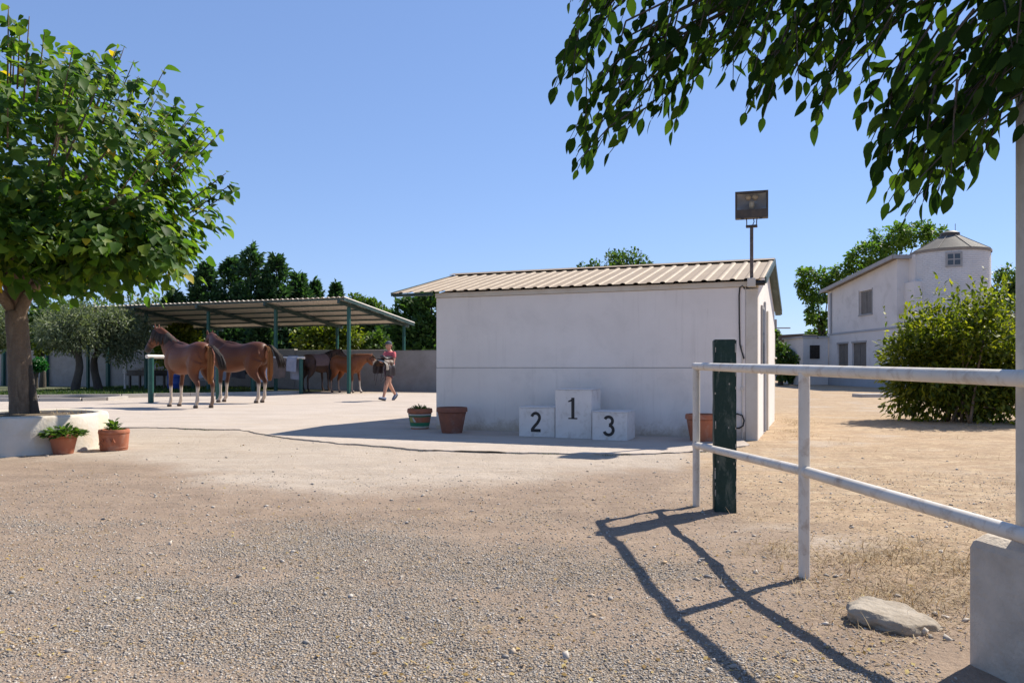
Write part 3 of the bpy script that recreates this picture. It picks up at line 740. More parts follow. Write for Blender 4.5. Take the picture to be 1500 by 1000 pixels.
# curved reflector bowl
vs, fs = [], []
nu, nv = 16, 10
for j in range(nv+1):
    for i in range(nu+1):
        a = -1+2*i/nu; q = -1+2*j/nv
        vs.append((a*(lw-.026), -.06 + .135*(1-a*a)*(1-.55*q*q), .117 + (lh-.142)*(q+1)/2))
for j in range(nv):
    for i in range(nu):
        k = j*(nu+1)+i; fs.append((k, k+1, k+nu+2, k+nu+1))
MB().add(vs, fs).build('reflector', M['reflector'], hd, smooth=True)
MB().tube([(0,0.02,.13),(0,.015,.18),(0,.01,.23)], [.028,.04,.03], 12).build('lamp_tube', M['bulb'], hd, smooth=True)
for s in (-1,1):
    MB().tube([(s*.045,.05,.26),(s*.045,.03,.29),(s*.045,.05,.325)], [.02,.045,.02], 12).build('lamp_tube', M['bulb'], hd, smooth=True)
MB().box(-lw+.024, lw-.024, -.092, -.088, .117, lh-.024).build('glass', M['lampglass'], hd)
for s in (-1,1):
    MB().box(s*.12-.02, s*.12+.02, -.11, -.06, -.018, -.001).build('latch', M['dark'], hd)

# beige yard wall that runs on behind the stable
gw = thing('yard_partition', 'low beige wall with pillars running on behind the stable', 'wall', C0, ROT)
MB().box(SL-.32, SL-.17, SD+.02, SD+2.6, -.02, 1.75).build('wall_body', M['cream'], gw, bevel=.01)
for k in range(3):
    MB().box(SL-.35, SL-.12, SD+.3+k*1.0, SD+.5+k*1.0, -.02, 1.82-.03*k).build('pillar', M['cream'], gw, bevel=.012)
for zz in (.9, 1.2):
    MB().tube([(SL-.10, SD+.1, zz),(SL-.10, SD+2.5, zz)], .02, 8).build('rail', M['whitepaint'], gw)

# ================================================================== PODIUM
def stroke_mesh(pts, w, th, closed_cap=True):
    """flat ribbon of width w along pts (x,z), thickness th in y"""
    n = len(pts); vs, fs = [], []
    for i, p in enumerate(pts):
        a = Vector(pts[max(i-1,0)]); c = Vector(pts[min(i+1,n-1)])
        t = (c-a).normalized(); nn = Vector((-t.y, t.x))
        wi = w[i] if isinstance(w, (list,tuple)) else w
        for s in (-1,1):
            q = Vector(p) + nn*s*wi/2
            vs += [(q.x, 0, q.y), (q.x, -th, q.y)]
    for i in range(n-1):
        k = 4*i
        fs += [(k+1,k+3,k+7,k+5),(k,k+4,k+6,k+2),(k,k+1,k+5,k+4),(k+2,k+6,k+7,k+3)]
    fs += [(0,2,3,1),(4*n-4,4*n-3,4*n-1,4*n-2)]
    return vs, fs
def arc(cx, cz, rx, rz, a0, a1, n=14):
    return [(cx+rx*math.cos(R(a0+(a1-a0)*i/n)), cz+rz*math.sin(R(a0+(a1-a0)*i/n))) for i in range(n+1)]
def digit(ch, h):
    mb = MB(); B_ = 1.22
    if ch == '1':
        mb.add(*stroke_mesh([(.0,-.5),(.0,.5)], .125*B_, .003)); mb.add(*stroke_mesh([(-.235,.315),(-.10,.36),(.05,.485)], [.05,.085,.05], .0034)); mb.add(*stroke_mesh([(-.22,-.475),(.22,-.475)], .06, .0038))
    if ch == '2':
        mb.add(*stroke_mesh(arc(0,.215,.215,.235,165,-10,16)+[(.17,.07),(.09,-.06),(-.06,-.22),(-.20,-.40)], .125*B_, .003))
        mb.add(*stroke_mesh([(-.26,-.44),(.27,-.44)], .125*B_, .0036))
    if ch == '3':
        mb.add(*stroke_mesh(arc(-.01,.245,.20,.20,155,-80,16), .12*B_, .003)); mb.add(*stroke_mesh(arc(-.01,-.205,.235,.235,85,-160,18), .12*B_, .0036))
    mb.v = [(x*h, y, z*h) for x,y,z in mb.v]
    return mb
def podium(px0, px1, pyb, top_py, dep, ch, dh, label):
    a = G(px0, pyb, SLAB_Z); d0 = a.y
    # width along U so that the right edge lands on column px1
    k = (px1-CX)/F
    wdt = (k*a.y - a.x) / (U.x - k*U.y)
    h = EYE + (HY-top_py)/F*d0 - SLAB_Z
    t = thing('podium_block', label, 'podium', a, ROT, 'prize podium blocks')
    # plywood box: front, two sides, back, top, set edge to edge
    e = .012
    MB().box(0, wdt, 0, e, 0, h-e-.003).build('front_panel', M['board'], t, bevel=.0015, seg=1)
    MB().box(0, e, e+.004, dep-e-.004, 0, h-e-.003).build('side_panel', M['board'], t, bevel=.0015, seg=1)
    MB().box(wdt-e, wdt, e+.004, dep-e-.004, 0, h-e-.003).build('side_panel', M['board'], t, bevel=.0015, seg=1)
    MB().box(0, wdt, dep-e, dep, 0, h-e-.001).build('back_panel', M['board'], t, bevel=.0015, seg=1)
    MB().box(-.003, wdt+.003, -.003, dep+.003, h-e, h).build('top_panel', M['board'], t, bevel=.002, seg=1)
    dg = digit(ch, dh).build('number', M['black'], t)
    return t, dg, wdt, h
t, dg, w_, h_ = podium(760.5, 812.5, 638.5, 595.5, .48, '2', .275, 'white podium block numbered 2 in black, lower than the number 1 block')
dg.location = (w_*.47, -.0005, h_*.50)
t, dg, w_, h_ = podium(813.5, 866.5, 640.8, 569.5, .48, '1', .295, 'tallest white podium block with black number 1 in the middle')
dg.location = (w_*.49, -.0005, h_*.61)
t, dg, w_, h_ = podium(867.5, 918.5, 643.6, 602, .48, '3', .275, 'shortest white podium block, with the number 3 in black')
dg.location = (w_*.48, -.0005, h_*.50)

# ================================================================== POTS
LEAF_V = np.array([(0,0,0),(.3,.22,.05),(.3,0,0),(.3,-.22,.05),(.65,.2,.0),(.65,0,-.04),(.65,-.2,.0),(1,0,-.15)], float)
LEAF_F = np.array([(0,2,1),(0,3,2),(1,2,5),(1,5,4),(2,3,6),(2,6,5),(4,5,7),(5,6,7)])
def pot(loc_, r, h, mat, label, rim=.16, taper=.72, plant=None, bands=None, name='flower_pot', rr=1.1):
    t = thing(name, label, 'flower pot', loc_)
    prof = [(0,.0),(r*taper,.0),(r*taper+.004,.012),(r*(taper+(1-taper)*.8), h*(1-rim)-.004)]
    MB().lathe(prof + [(r*(taper+(1-taper)*.8)-.02, h*(1-rim)-.004)], 32).build('pot_body', mat, t, smooth='auto')
    r1 = r*(taper+(1-taper)*.8)
    MB().lathe([(r1+.001,h*(1-rim)),(r*1.0*rr/1.1,h*(1-rim)+.006),(r*rr/1.1,h*(1-rim*.45)),(r*rr/1.1-.006,h),(r-.03,h),(r-.035,h*.8),(r*.6,h*.78)], 32).build('rim', mat, t, smooth='auto')
    MB().lathe([(r-.034, h*.86),(r*.5,h*.9),(0.0001,h*.91)], 24).build('soil', M['soil'], t, smooth=True)
    return t
def tuft(parent, mat, n, r, z0, h, ls, droop=.4, seed=0, spread=1.0, narrow=1.0):
    rg = np.random.default_rng(seed)
    a = rg.random(n)*2*math.pi; q = np.sqrt(rg.random(n))*r
    pos = np.stack([np.cos(a)*q, np.sin(a)*q, z0 + h*rg.random(n)*(1-(q/r)**2*.7)], -1)
    ax = np.stack([np.cos(a)*spread*(.3+q/r), np.sin(a)*spread*(.3+q/r), (.9-droop*2*rg.random(n))], -1) + .35*rdir(n, rg)
    s3 = ls*(.6+.7*rg.random(n))[:,None]*np.array([1,narrow,1])
    me = scatter_mesh('plant', LEAF_V, LEAF_F, pos, ax, np.tile([0,0,1.],(n,1))+.5*rdir(n,rg), s3, mat, rg.random(n))
    o = link('plant', me, parent); o['kind'] = 'stuff'
    return o
t = pot(G(93,664), .155, .235, M['terracotta'], 'terracotta pot with a spreading green plant against the round planter', rim=.2, taper=.66)
tuft(t, L['potplant'], 420, .20, .20, .10, .075, .5, 1, 1.2)
t = pot(G(167,658.5), .175, .25, M['terracotta'], 'terracotta pot with raised ornament and a small sprig in it', rim=.2, taper=.86)
tuft(t, L['potplant'], 60, .06, .20, .16, .08, .1, 2, .8)
mb = MB()
mb.tube([(-.10,-.156,.075),(-.085,-.157,.13),(-.06,-.163,.15),(-.045,-.163,.10),(-.02,-.166,.15),(.0,-.166,.10)], .007, 6)
mb.tube([(.03,-.165,.15),(.05,-.163,.10),(.07,-.161,.15),(.09,-.156,.10)], .007, 6)
mb.build('ornament', M['terracotta'], t, smooth='auto')
MB().lathe([(.155,.028),(.163,.034),(.155,.042)], 32).build('band', M['terracotta'], t, smooth=True)
t = pot(G(615,627.5,SLAB_Z), .20, .325, M['terracotta'], 'pot painted green and orange with a low dark plant, by the stable corner', rim=.22, taper=.70, rr=1.12)
rA = lambda z: .20*(.70+.24*z/(.325*.78))+.0035
MB().lathe([(rA(.0)-.002,.016),(rA(.03),.018),(rA(.045),.045)], 32).build('paint_band', M['potwhite'], t, smooth=True)
MB().lathe([(rA(.046),.046),(rA(.105),.105)], 32).build('paint_band', M['potgreen'], t, smooth=True)
MB().lathe([(rA(.195),.195),(rA(.215),.215)], 32).build('paint_band', M['potgreen'], t, smooth=True)
MB().lathe([(rA(.22),.22),(rA(.24),.24)], 32).build('paint_band', M['potwhite'], t, smooth=True)
def patch(a0, a1, z0, z1, mat, skew=0.0):
    vs = []; n = 6
    for i in range(n+1):
        for z in (z0, z1):
            a = R(a0+(a1-a0)*i/n + (skew if z == z1 else 0)); vs.append((rA(z)*1.006*math.cos(a), rA(z)*1.006*math.sin(a), z))
    fs = [(2*i, 2*i+2, 2*i+3, 2*i+1) for i in range(n)]
    return MB().add(vs, fs).build('paint_patch', mat, t, smooth=True)
patch(215, 240, .11, .19, M['potyellow'], -6); patch(243, 256, .115, .185, M['potwhite'], -14); patch(200, 214, .11, .185, M['potgreen'], 4)
tuft(t, L['potplant'], 220, .13, .28, .07, .06, .15, 3, .6, .6)
t = pot(G(662,633.5,SLAB_Z), .23, .385, M['terracotta_old'], 'big weathered brown clay pot, empty, at the stable corner', rim=.19, taper=.66, rr=1.13)
t = pot(G(1028,646.5,.004), .215, .37, M['terracotta'], 'clay pot at the stable wall behind the green post', rim=.19, taper=.68, rr=1.12)

# ================================================================== RAILING, POSTS, LOW WALL, ROCK
A_ = Vector((1.336, 5.69, 0)); B_ = Vector((1.403, 3.77, 0)); D_ = Vector((1.58, 2.42, 0)); E_ = Vector((1.90, 1.0, 0))
def z_(p, z): return Vector((p.x, p.y, z))
fr = thing('pipe_railing', 'white painted pipe railing with two rails at the edge of the lane', 'railing', (A_.x, A_.y, 0))
def fpart(name, pts, r, seg=16):
    mb = MB(); mb.tube([p - Vector((A_.x, A_.y, 0)) for p in pts], r, seg)
    return mb.build(name, M['whitepaint'], fr, smooth='auto')
zA, zB, zD, zE = 1.008, .986, .966, .94
fpart('top_rail', [z_(A_,zA) + Vector((-.002,.03,.002)), z_(A_,zA), z_(B_,zB), z_(D_,zD), z_(E_,zE)], .0265)
fpart('lower_rail', [z_(A_,.437) + Vector((0,.0,0)), z_(B_,.503)], .025)
fpart('lower_rail', [z_(B_,.503), z_(D_,.482), z_(E_,.46)], .0255)
fpart('post', [z_(A_,-.06), z_(A_,zA-.012)], .0262)
fpart('post', [z_(B_,-.06), z_(B_,zB-.012)], .0262)
fpart('post', [z_(E_,.30), z_(E_,zE-.012)], .0262)
def collar(p, r0=.031, h=.02):
    mb = MB(); mb.lathe([(.0262,-h),(r0-.002,-h*.4),(r0-.002,h*.4),(.0262,h)], 16, (p.x-A_.x, p.y-A_.y, p.z)); mb.build('weld_collar', M['whitepaint'], fr, smooth=True)
collar(z_(B_,.503)); collar(z_(A_,.437))

gp = G(1061, 747)
g = thing('timber_post', 'chipped dark green square timber post behind the railing', 'post', gp, R(-9))
bm = bmesh.new()
bmesh.ops.create_cube(bm, size=1.0)
for v in bm.verts: v.co = Vector((v.co.x*.148, v.co.y*.148, (v.co.z+.5)*1.245 - .05))
bmesh.ops.bevel(bm, geom=bm.edges[:], offset=.007, segments=2, affect='EDGES')
bmesh.ops.subdivide_edges(bm, edges=[e for e in bm.edges if abs(e.verts[0].co.z-e.verts[1].co.z) > .5], cuts=14)
for v in bm.verts:
    v.co.x += .0035*(random.random()-.5); v.co.y += .0035*(random.random()-.5)
me = bpy.data.meshes.new('post_body'); bm.to_mesh(me); bm.free(); me.materials.append(M['greenwood'])
link('post_body', me, g)
MB().obox((0,0,1.1965), (.069,0,0), (0,.069,0), (0,0,.004)).build('worn_top', M['board'], g, bevel=.003)
# bare chips along the edges
mchip = surf('bare_wood', (.42,.40,.35), (.30,.27,.22), 20, .9, 60, .3)
for k in range(26):
    z = .03 + 1.14*random.random(); sx = random.choice((-1,1)); ln = .006+.025*random.random()**2
    x = sx*(.0725 - .006*random.random()) if random.random() < .75 else .06*(2*random.random()-1)
    MB().obox((x, -.0752, z), (.0018+.002*random.random(),0,0), (0,.0012,0), (0,0,ln)).build('paint_chip', mchip, g)

# low wall end that carries the railing off to the right
wdir = (E_ - D_).normalized(); wn_ = Vector((wdir.y*-1, wdir.x, 0)); wn_ = Vector((-wdir.y, wdir.x, 0))
if wn_.x < 0: wn_ = -wn_
lw_ = thing('low_wall', 'low grey-white concrete wall end with a rounded top under the railing', 'wall', G(1419, 970))
prof = [(-.0,-.05),(-.0,.395),(.012,.418),(.05,.436),(.10,.446),(.17,.446),(.22,.436),(.258,.418),(.27,.395),(.27,-.05)]
vs, fs = [], []
rows = [0, .02] + [.02+.1*i for i in range(1, 22)]
for k, s in enumerate(rows):
    for (a, z) in prof:
        ins = .006 if k == 0 else 0
        q = wdir*s + wn_*(a + (ins if a < .1 else -ins) + .004*(random.random()-.5))
        vs.append((q.x, q.y, z - (ins if z > .2 else 0) + .003*(random.random()-.5)))
n = len(prof)
for k in range(len(rows)-1):
    for i in range(n-1): fs.append((k*n+i, k*n+i+1, (k+1)*n+i+1, (k+1)*n+i))
fs.append(tuple(range(n))); fs.append(tuple((len(rows)-1)*n+i for i in range(n)))
o = MB().add(vs, fs).build('wall_body', M['blockwhite'], lw_)

pl = thing('tall_pole', 'tall round grey-painted pole standing on the low wall', 'pole', (1.690, 2.545, .40))
MB().tube([(0,0,0),(0,0,.6),(0,0,1.2),(0,0,1.755)], .0485, 20).build('pole_shaft', M['polepaint'], pl, smooth='auto')
MB().lathe([(.0486,-.03),(.051,-.03),(.051,.005),(.03,.018),(.0001,.02)], 20, (0,0,1.757)).build('cap', M['polepaint'], pl, smooth='auto')

# flat pale rock
bm = bmesh.new(); bmesh.ops.create_icosphere(bm, subdivisions=5, radius=1.0)
from mathutils import noise as mn
for v in bm.verts:
    p = v.co.copy()
    k = 1 + .22*mn.noise(p*1.3 + Vector((3,1,2))) + .10*mn.noise(p*3.1) + .05*mn.noise(p*7)
    # flatten facets
    p *= k
    z = p.z
    z = min(z, .62 + .10*mn.noise(Vector((p.x*2, p.y*2, 5))) - .25*p.x*.6)
    v.co = Vector((p.x*.155, p.y*.13, z*.070 - .004)) + Vector((0,0,.0035*mn.noise(v.co*22)))
me = bpy.data.meshes.new('rock'); bm.to_mesh(me); bm.free(); me.materials.append(M['rock'])
me.polygons.foreach_set('use_smooth', [True]*len(me.polygons))
o = link('rock', me); q = G(1308, 912); o.location = (q.x, q.y, float(gz(q.x, q.y))+.012); o.rotation_euler = (R(4), R(5), R(-22))
tag(o, 'flat pale rock lying in dry grass near the railing', 'rock')

# ================================================================== YARD WALL AND SHELTER
yw = thing('yard_wall', 'long grey rendered yard wall behind the horses', 'wall', (0,0,0), ROT)
# (local x = along the wall, local y = away); joints between the cast lengths
us = [-46, -40, -34, -28, -22, -17.2]
hs = [1.86, 1.84, 1.80, 1.78, 1.72]
for a, c, h in zip(us[:-1], us[1:], hs):
    MB().box(a, c-.015, WALL_V, WALL_V+.2, -.1, h).build('wall_panel', M['concrete'], yw, bevel=.008, seg=1)
    MB().box(a-.005, c-.01, WALL_V-.03, WALL_V+.23, h+.001, h+.05).build('coping', M['kerb'], yw, bevel=.006, seg=1)
us2 = [-17.2, -14.4, -11.6, -8.8]
for a, c, h in zip(us2[:-1], us2[1:], (1.69, 1.68, 1.67)):
    MB().box(a, c-.015, WALL_V, WALL_V+.2, -.1, h).build('wall_panel', M['concrete'], yw, bevel=.008, seg=1)
    MB().box(a-.005, c-.01, WALL_V-.02, WALL_V+.22, h+.001, h+.03).build('coping', M['concrete'], yw, bevel=.006, seg=1)

sh = thing('open_shelter', 'open shelter with a corrugated lean-to roof on dark green posts', 'shelter', (0,0,0), ROT)
fp = G(511, 577); fu, fv = fp.dot(U), fp.dot(V)         # front right post, in wall coordinates
bw = WALL_V + .1
pitch = 3.34
eu = fu - .02
f_v, b_v = fv - .75, bw + .42
zf, zb = 3.56, 2.90
zr = lambda v: zf + (zb-zf)*(v-f_v)/(b_v-f_v)
NPOST = 5
for k in range(NPOST):
    u = fu - k*pitch
    MB().box(u-.055, u+.055, fv-.055, fv+.055, -.05, zr(fv)-.20).build('post', M['greenmetal'], sh, bevel=.006, seg=1)
    MB().box(u-.05, u+.05, bw-.05, bw+.05, 1.6 if k < 3 else 1.7, zr(bw)-.20).build('rear_post', M['greenmetal'], sh, bevel=.006, seg=1)
    mb = MB(); mb.bar((u, f_v+.05, zr(f_v+.05)-.13), (u, b_v-.05, zr(b_v-.05)-.13), .09, .13); mb.build('rafter', M['darkgreen'], sh)
mb = MB(); mb.bar((fu + .27, f_v+.02, zr(f_v)-.06), (fu + .27, b_v-.02, zr(b_v)-.06), .04, .12); mb.build('verge_beam', M['darkgreen'], sh)
ul, ur = fu - (NPOST-1)*pitch - .1, fu + .30
for k in range(6):
    v = f_v + .1 + (b_v-f_v-.2)*k/5
    MB().box(ul, ur-.05, v-.03, v+.03, zr(v)-.062, zr(v)-.005).build('purlin', M['darkgreen'], sh)
NS = 12; SW = (ur-ul)/NS
prof = rib_profile(SW, 5, .04)
for i in range(NS):
    if i == 0:
        proto = sheet('roof_sheet', prof, 0, f_v, zf, b_v, zb, M['sheet_under'], sh); proto.location = (ul, 0, .003)
    else:
        c = proto.copy(); COL.objects.link(c); c.location = (ul+i*SW, 0, .003 + .003*(i % 2))

# hitching rails ---------------------------------------------------------------
def hitch(a, b, h, label, n=2):
    t = thing('hitching_rail', label, 'hitching rail', a, 0, 'hitching rails')
    d = b - a
    for k in range(n):
        p = d*(k/(n-1))
        mb = MB(); mb.tube([p+Vector((0,0,-.03)), p+Vector((0,0,h-.04))], .075, 12); mb.build('post', M['greenmetal'], t, smooth='auto')
    e = d.normalized()*.15
    mb = MB(); mb.tube([-e+Vector((0,0,h)), d+e+Vector((0,0,h))], .055, 10); mb.build('rail', M['whitepaint'], t, smooth='auto')
    return t
h1a = G(221, 591); h1b = h1a + V*2.6
hitch(h1a, h1b, 1.30, 'green and white hitching rail that the front brown horse stands at')
h2b = G(441, 577); h2a = h2b - U*2.2
hitch(h2a, h2b, 1.36, 'green and white hitching rail hung with pads behind the second horse', 2)
h3b = loc(fu-5.8, fv+1.6); h3a = h3b - U*3.2
hitch(h3a, h3b, 1.25, 'hitching rail under the shelter hung with cloths', 3)

# cloths and pads hung on rails: folded sheets with soft waves
def cloth(name, a, wdt, zt, h1, h2, mat, label, along, gap=.075, seed=0, group='cloths hung on the rails'):
    rg = random.Random(seed); nn = along.cross(Vector((0,0,1))).normalized()
    vs, fs = [], []; nx, nz = 10, 14
    ph = rg.random()*6
    path = []
    for j in range(nz+1):
        q = j/nz
        if q < .45: path.append((-gap - .03*(1-q/.45), zt - h1*(1-q/.45)))
        elif q > .55: path.append((gap + .03*(q-.55)/.45, zt - h2*(q-.55)/.45))
        else:
            an = math.pi*(q-.45)/.1; path.append((-gap*math.cos(an), zt + gap*math.sin(an)))
    for off in (0, .012):
        for j, (g_, z) in enumerate(path):
            for i in range(nx+1):
                s = i/nx*wdt
                wv = .02*math.sin(s*14+ph + j*.2)*(1-math.exp(-abs(j-nz/2)*.5))
                p = along*s + nn*(g_ + wv + (off if g_ > 0 else -off)) + Vector((0,0,z - (.03*math.sin(s*5+ph) if j in (0,nz) else 0) + (off if abs(g_) < .03 else 0)))
                vs.append(p)
    m_ = (nz+1)*(nx+1)
    for j in range(nz):
        for i in range(nx):
            k = j*(nx+1)+i
            fs += [(k,k+1,k+nx+2,k+nx+1), (m_+k+1,m_+k,m_+k+nx+1,m_+k+nx+2)]
    o = MB().add(vs, fs).build(name, mat, None, smooth=True)
    o.location = (a.x, a.y, 0)
    return tag(o, label, 'cloth', group)
cloth('saddle_pad', h2a + U*.95, .62, 1.36, .42, .75, M['browncloth'], 'brown pad hung on the hitching rail behind the second horse', U, seed=1)
cloth('horse_blanket', h2a + U*1.62, .45, 1.36, .8, .5, M['greycloth'], 'grey blanket hung on the hitching rail by its right post', U, seed=2)
cloth('horse_blanket', h2a + U*.25, .5, 1.36, .7, .9, M['palecloth'], 'pale blanket hung on the hitching rail next to the brown pad', U, seed=3)
cloth('horse_blanket', h3a + U*.3, .7, 1.25, .8, .7, M['palecloth'], 'pale cloth hung on the rail under the shelter, next to the blue barrel', U, gap=.07, seed=4)
cloth('horse_blanket', h3a + U*1.25, .7, 1.25, .7, .8, M['greycloth'], 'grey cloth hung on the middle of the rail under the shelter', U, gap=.07, seed=5)
cloth('saddle_pad', h3a + U*2.2, .7, 1.25, .5, .7, M['leather'], 'black pad hung on the rail under the shelter', U, gap=.07, seed=6)

# blue barrel and a feed table under the shelter
q = loc(fu-9.05, fv+.6); q.z = SLAB_Z
t = thing('plastic_barrel', 'blue plastic barrel standing under the shelter', 'barrel', q)
MB().lathe([(.0001,0),(.27,0),(.285,.02),(.29,.28),(.30,.30),(.29,.32),(.29,.58),(.30,.60),(.29,.62),(.285,.86),(.27,.89),(.24,.89),(.24,.875),(.0001,.875)], 24).build('barrel_body', M['blue'], t, smooth='auto')
MB().tube([(.1,.05,.87),(.1,.05,.905)], .03, 12).build('bung', M['black'], t)
q = loc(fu-10.9, fv+.9); q.z = SLAB_Z
t = thing('feed_table', 'dark feed trough on legs heaped with hay under the shelter', 'trough', q, ROT)
MB().box(-.8,.8,-.35,.35,.62,.66).build('trough_floor', M['dark'], t)
for s in (-1,1):
    MB().box(-.8,.8,s*.35-.015,s*.35+.015,.661,.86).build('trough_side', M['dark'], t); MB().box(s*.8-.015,s*.8+.015,-.33,.33,.661,.86).build('trough_end', M['dark'], t)
    for s2 in (-1,1): MB().box(s*.7-.04,s*.7+.04,s2*.27-.04,s2*.27+.04,0,.619).build('leg', M['dark'], t)
n = 900
pos = np.stack([RNG.uniform(-.75,.75,n), RNG.uniform(-.3,.3,n), .66+.28*RNG.random(n)], -1); ax = rdir(n); ax[:,2] *= .4
s3 = np.stack([.1+.15*RNG.random(n), .008+.006*RNG.random(n), .03*np.ones(n)], -1)
o = link('hay', scatter_mesh('hay', BLADE_V, BLADE_F, pos, ax, np.tile([0,0,1.],(n,1))+.3*rdir(n), s3, L['dry'], RNG.random(n)), t); o['kind'] = 'stuff'

# posts in front of the wall at the left
for px, lab in ((5,'dark green wall post left of the mulberry trunk'), (68,'dark green wall post beside the clipped bush'), (158,'dark green wall post right of the olive trunks')):
    k = (px-CX)/F
    uu = (k*(WALL_V-.12)*V.y - (WALL_V-.12)*V.x) / (U.x - k*U.y)
    t = thing('wall_post', lab, 'post', loc(uu, WALL_V-.12), ROT, 'posts along the yard wall')
    MB().box(-.08,.08,-.07,.07,-.02,2.35).build('shaft', M['greenmetal'], t, bevel=.008, seg=1)
    MB().box(-.1,.1,-.09,.09,2.351,2.375).build('cap', M['greenmetal'], t, bevel=.004, seg=1)
q = G(183, 572); q.z = SLAB_Z
t = thing('meter_post', 'slim white post with a white box on the lawn', 'post', q)
MB().tube([(0,0,-.03),(0,0,1.0)], .045, 12).build('stem', M['board'], t, smooth='auto')
MB().box(-.075,.075,-.06,.06,.72,1.36).build('box', M['board'], t, bevel=.02)

# ================================================================== WHITE HOUSE AND ROUND TOWER
hx, hn, hf = 18.3, 37.3, 45.5
hw = thing('white_house', 'two-storey white rendered house with brown shuttered windows', 'house', (hx, hf, 0))
# local: x to the right, y toward the camera is negative; house body spans y 0 .. -(hf-hn)
LN = hf - hn
# left wall (faces -x): split by a string course; openings are real recesses made from separate wall pieces
zs, ze0, ze1 = 2.85, 5.35, 6.15
def wpiece(y0, y1, z0, z1, mat, nm='wall_piece', t=.3, zt=None):
    """piece of the left wall between distances y0<y1 from the far end"""
    poly = [(-y0, z0), (-y1, z0), (-y1, z1 if zt is None else zt), (-y0, z1)]
    return MB().prism(poly, 'x', 0, t).build(nm, mat, hw)
rake = lambda y: ze0 + (ze1-ze0)*y/LN
# ground floor: plinth, two tall openings
MB().prism([(0,-.1),(-LN,-.1),(-LN,.7),(0,.7)], 'x', -.03, .3).build('plinth', M['plinth'], hw)
d1, d2 = (1.35, 2.75), (3.25, 4.95)
for a, c in ((0,d1[0]),(d1[1],d2[0]),(d2[1],LN)): wpiece(a, c, .701, zs-.001, M['housewhite'])
for a, c in (d1, d2):
    wpiece(a, c, 2.36, zs-.001, M['housewhite'])
    wp = MB().box(.10,.16,-c+.001,-a-.001,.702,2.359).build('window', M['shutter'], hw)
    MB().box(.085,.099,-c+.08,-(a+c)/2-.03,.76,2.3).build('shutter_leaf', M['shutter'], wp); MB().box(.085,.099,-(a+c)/2+.03,-a-.08,.76,2.3).build('shutter_leaf', M['shutter'], wp)
    MB().prism([(-a+.06,2.30),(-c-.06,2.30),(-c-.06,2.40),(-a+.06,2.40)], 'x', -.02, .02).build('lintel', M['frame'], wp)
MB().prism([(0.02,zs),(-LN-.02,zs),(-LN-.02,zs+.10),(.02,zs+.10)], 'x', -.04, .3).build('string_course', M['plinth'], hw)
# upper floor with one window
w0, w1 = 4.15, 5.6
z0u = zs + .101
wpiece(0, w0, z0u, ze0, M['housewhite'], zt=rake(w0)); wpiece(w1, LN, z0u, rake(w1), M['housewhite'], zt=ze1)
wpiece(w0, w1, z0u, 3.75, M['housewhite']); wpiece(w0, w1, 4.98, rake(w0), M['housewhite'], zt=rake(w1))
wp = MB().box(.10,.16,-w1+.001,-w0-.001,3.751,4.979).build('window', M['frame'], hw)
for k in range(2):
    y = -w1 + .06 + k*(w1-w0-.06)/2
    MB().box(.07,.099,y,y+(w1-w0-.18)/2,3.81,4.92).build('shutter_leaf', M['shutter'], wp)
MB().box(-.05,.09,-w1-.08,-w0+.08,3.68,3.749).build('sill', M['frame'], wp)
for (a, c) in ((w0-.08, w0-.001), (w1+.001, w1+.08)): MB().box(-.012,.01,-c,-a,3.75,5.05).build('frame', M['frame'], wp)
# near gable wall, rear wall, far wall
MB().prism([(.301,-.1),(2.6,-.1),(2.6,ze1),(.301,ze1)], 'y', -LN, -LN+.3).build('gable_wall', M['housewhite'], hw)
MB().prism([(.301,-.1),(2.6,-.1),(2.6,ze0-.05),(.301,ze0-.05)], 'y', -.3, -.001).build('far_wall', M['housewhite'], hw)
MB().prism([(-.301,-.1),(-LN+.301,-.1),(-LN+.301,ze1-.1),(-.301,ze0-.1)], 'x', 2.3, 2.6).build('rear_wall', M['housewhite'], hw)
rf = MB().prism([(.25, ze0+.01),(-LN-.25, ze1+.04),(-LN-.25, ze1+.17),(.25, ze0+.14)], 'x', -.35, 2.7).build('roof', M['houseroof'], hw)
MB().prism([(.27, ze0-.06),(-LN-.27, ze1-.03),(-LN-.27, ze1+.16),(.27, ze0+.13)], 'x', -.385, -.352).build('fascia', M['frame'], rf)
MB().prism([(-.352-.03+.05, ze1-.02),(2.6, ze1-.02),(2.6, ze1+.16),(-.33, ze1+.16)], 'y', -LN-.29, -LN-.252).build('fascia', M['frame'], rf)
# rain pipe at the far corner, wall lamp
MB().tube([(-.06,-.55,5.25),(-.06,-.55,2.9)], .06, 10).build('rain_pipe', M['plinth'], hw, smooth='auto')
# low annex at the far end
an = MB().box(-1.5, -.05, -.2, 3.0, -.1, 2.72).build('annex', M['housewhite'], hw)
MB().box(-1.6, -.05, -.3, 3.1, 2.721, 2.80).build('annex_roof', M['plinth'], an)
MB().box(-1.12, -.56, -.245, -.201, 1.5, 2.28).build('window', M['dkwindow'], an)
MB().tube([(-1.55,-.28,2.84),(-.9,-.28,2.84),(-.72,-.27,2.82),(-.66,-.25,2.68)], .045, 8).build('gutter', M['zinc'], an, smooth='auto')
# link block between house and tower
MB().box(.35, 2.2, -LN-.9, -LN-.001, -.1, 5.0).build('link_block', M['housewhite'], hw)
MB().box(.55, 2.4, -LN-.55, -LN-.0015, 5.001, 6.3).build('link_upper', M['housewhite'], hw)

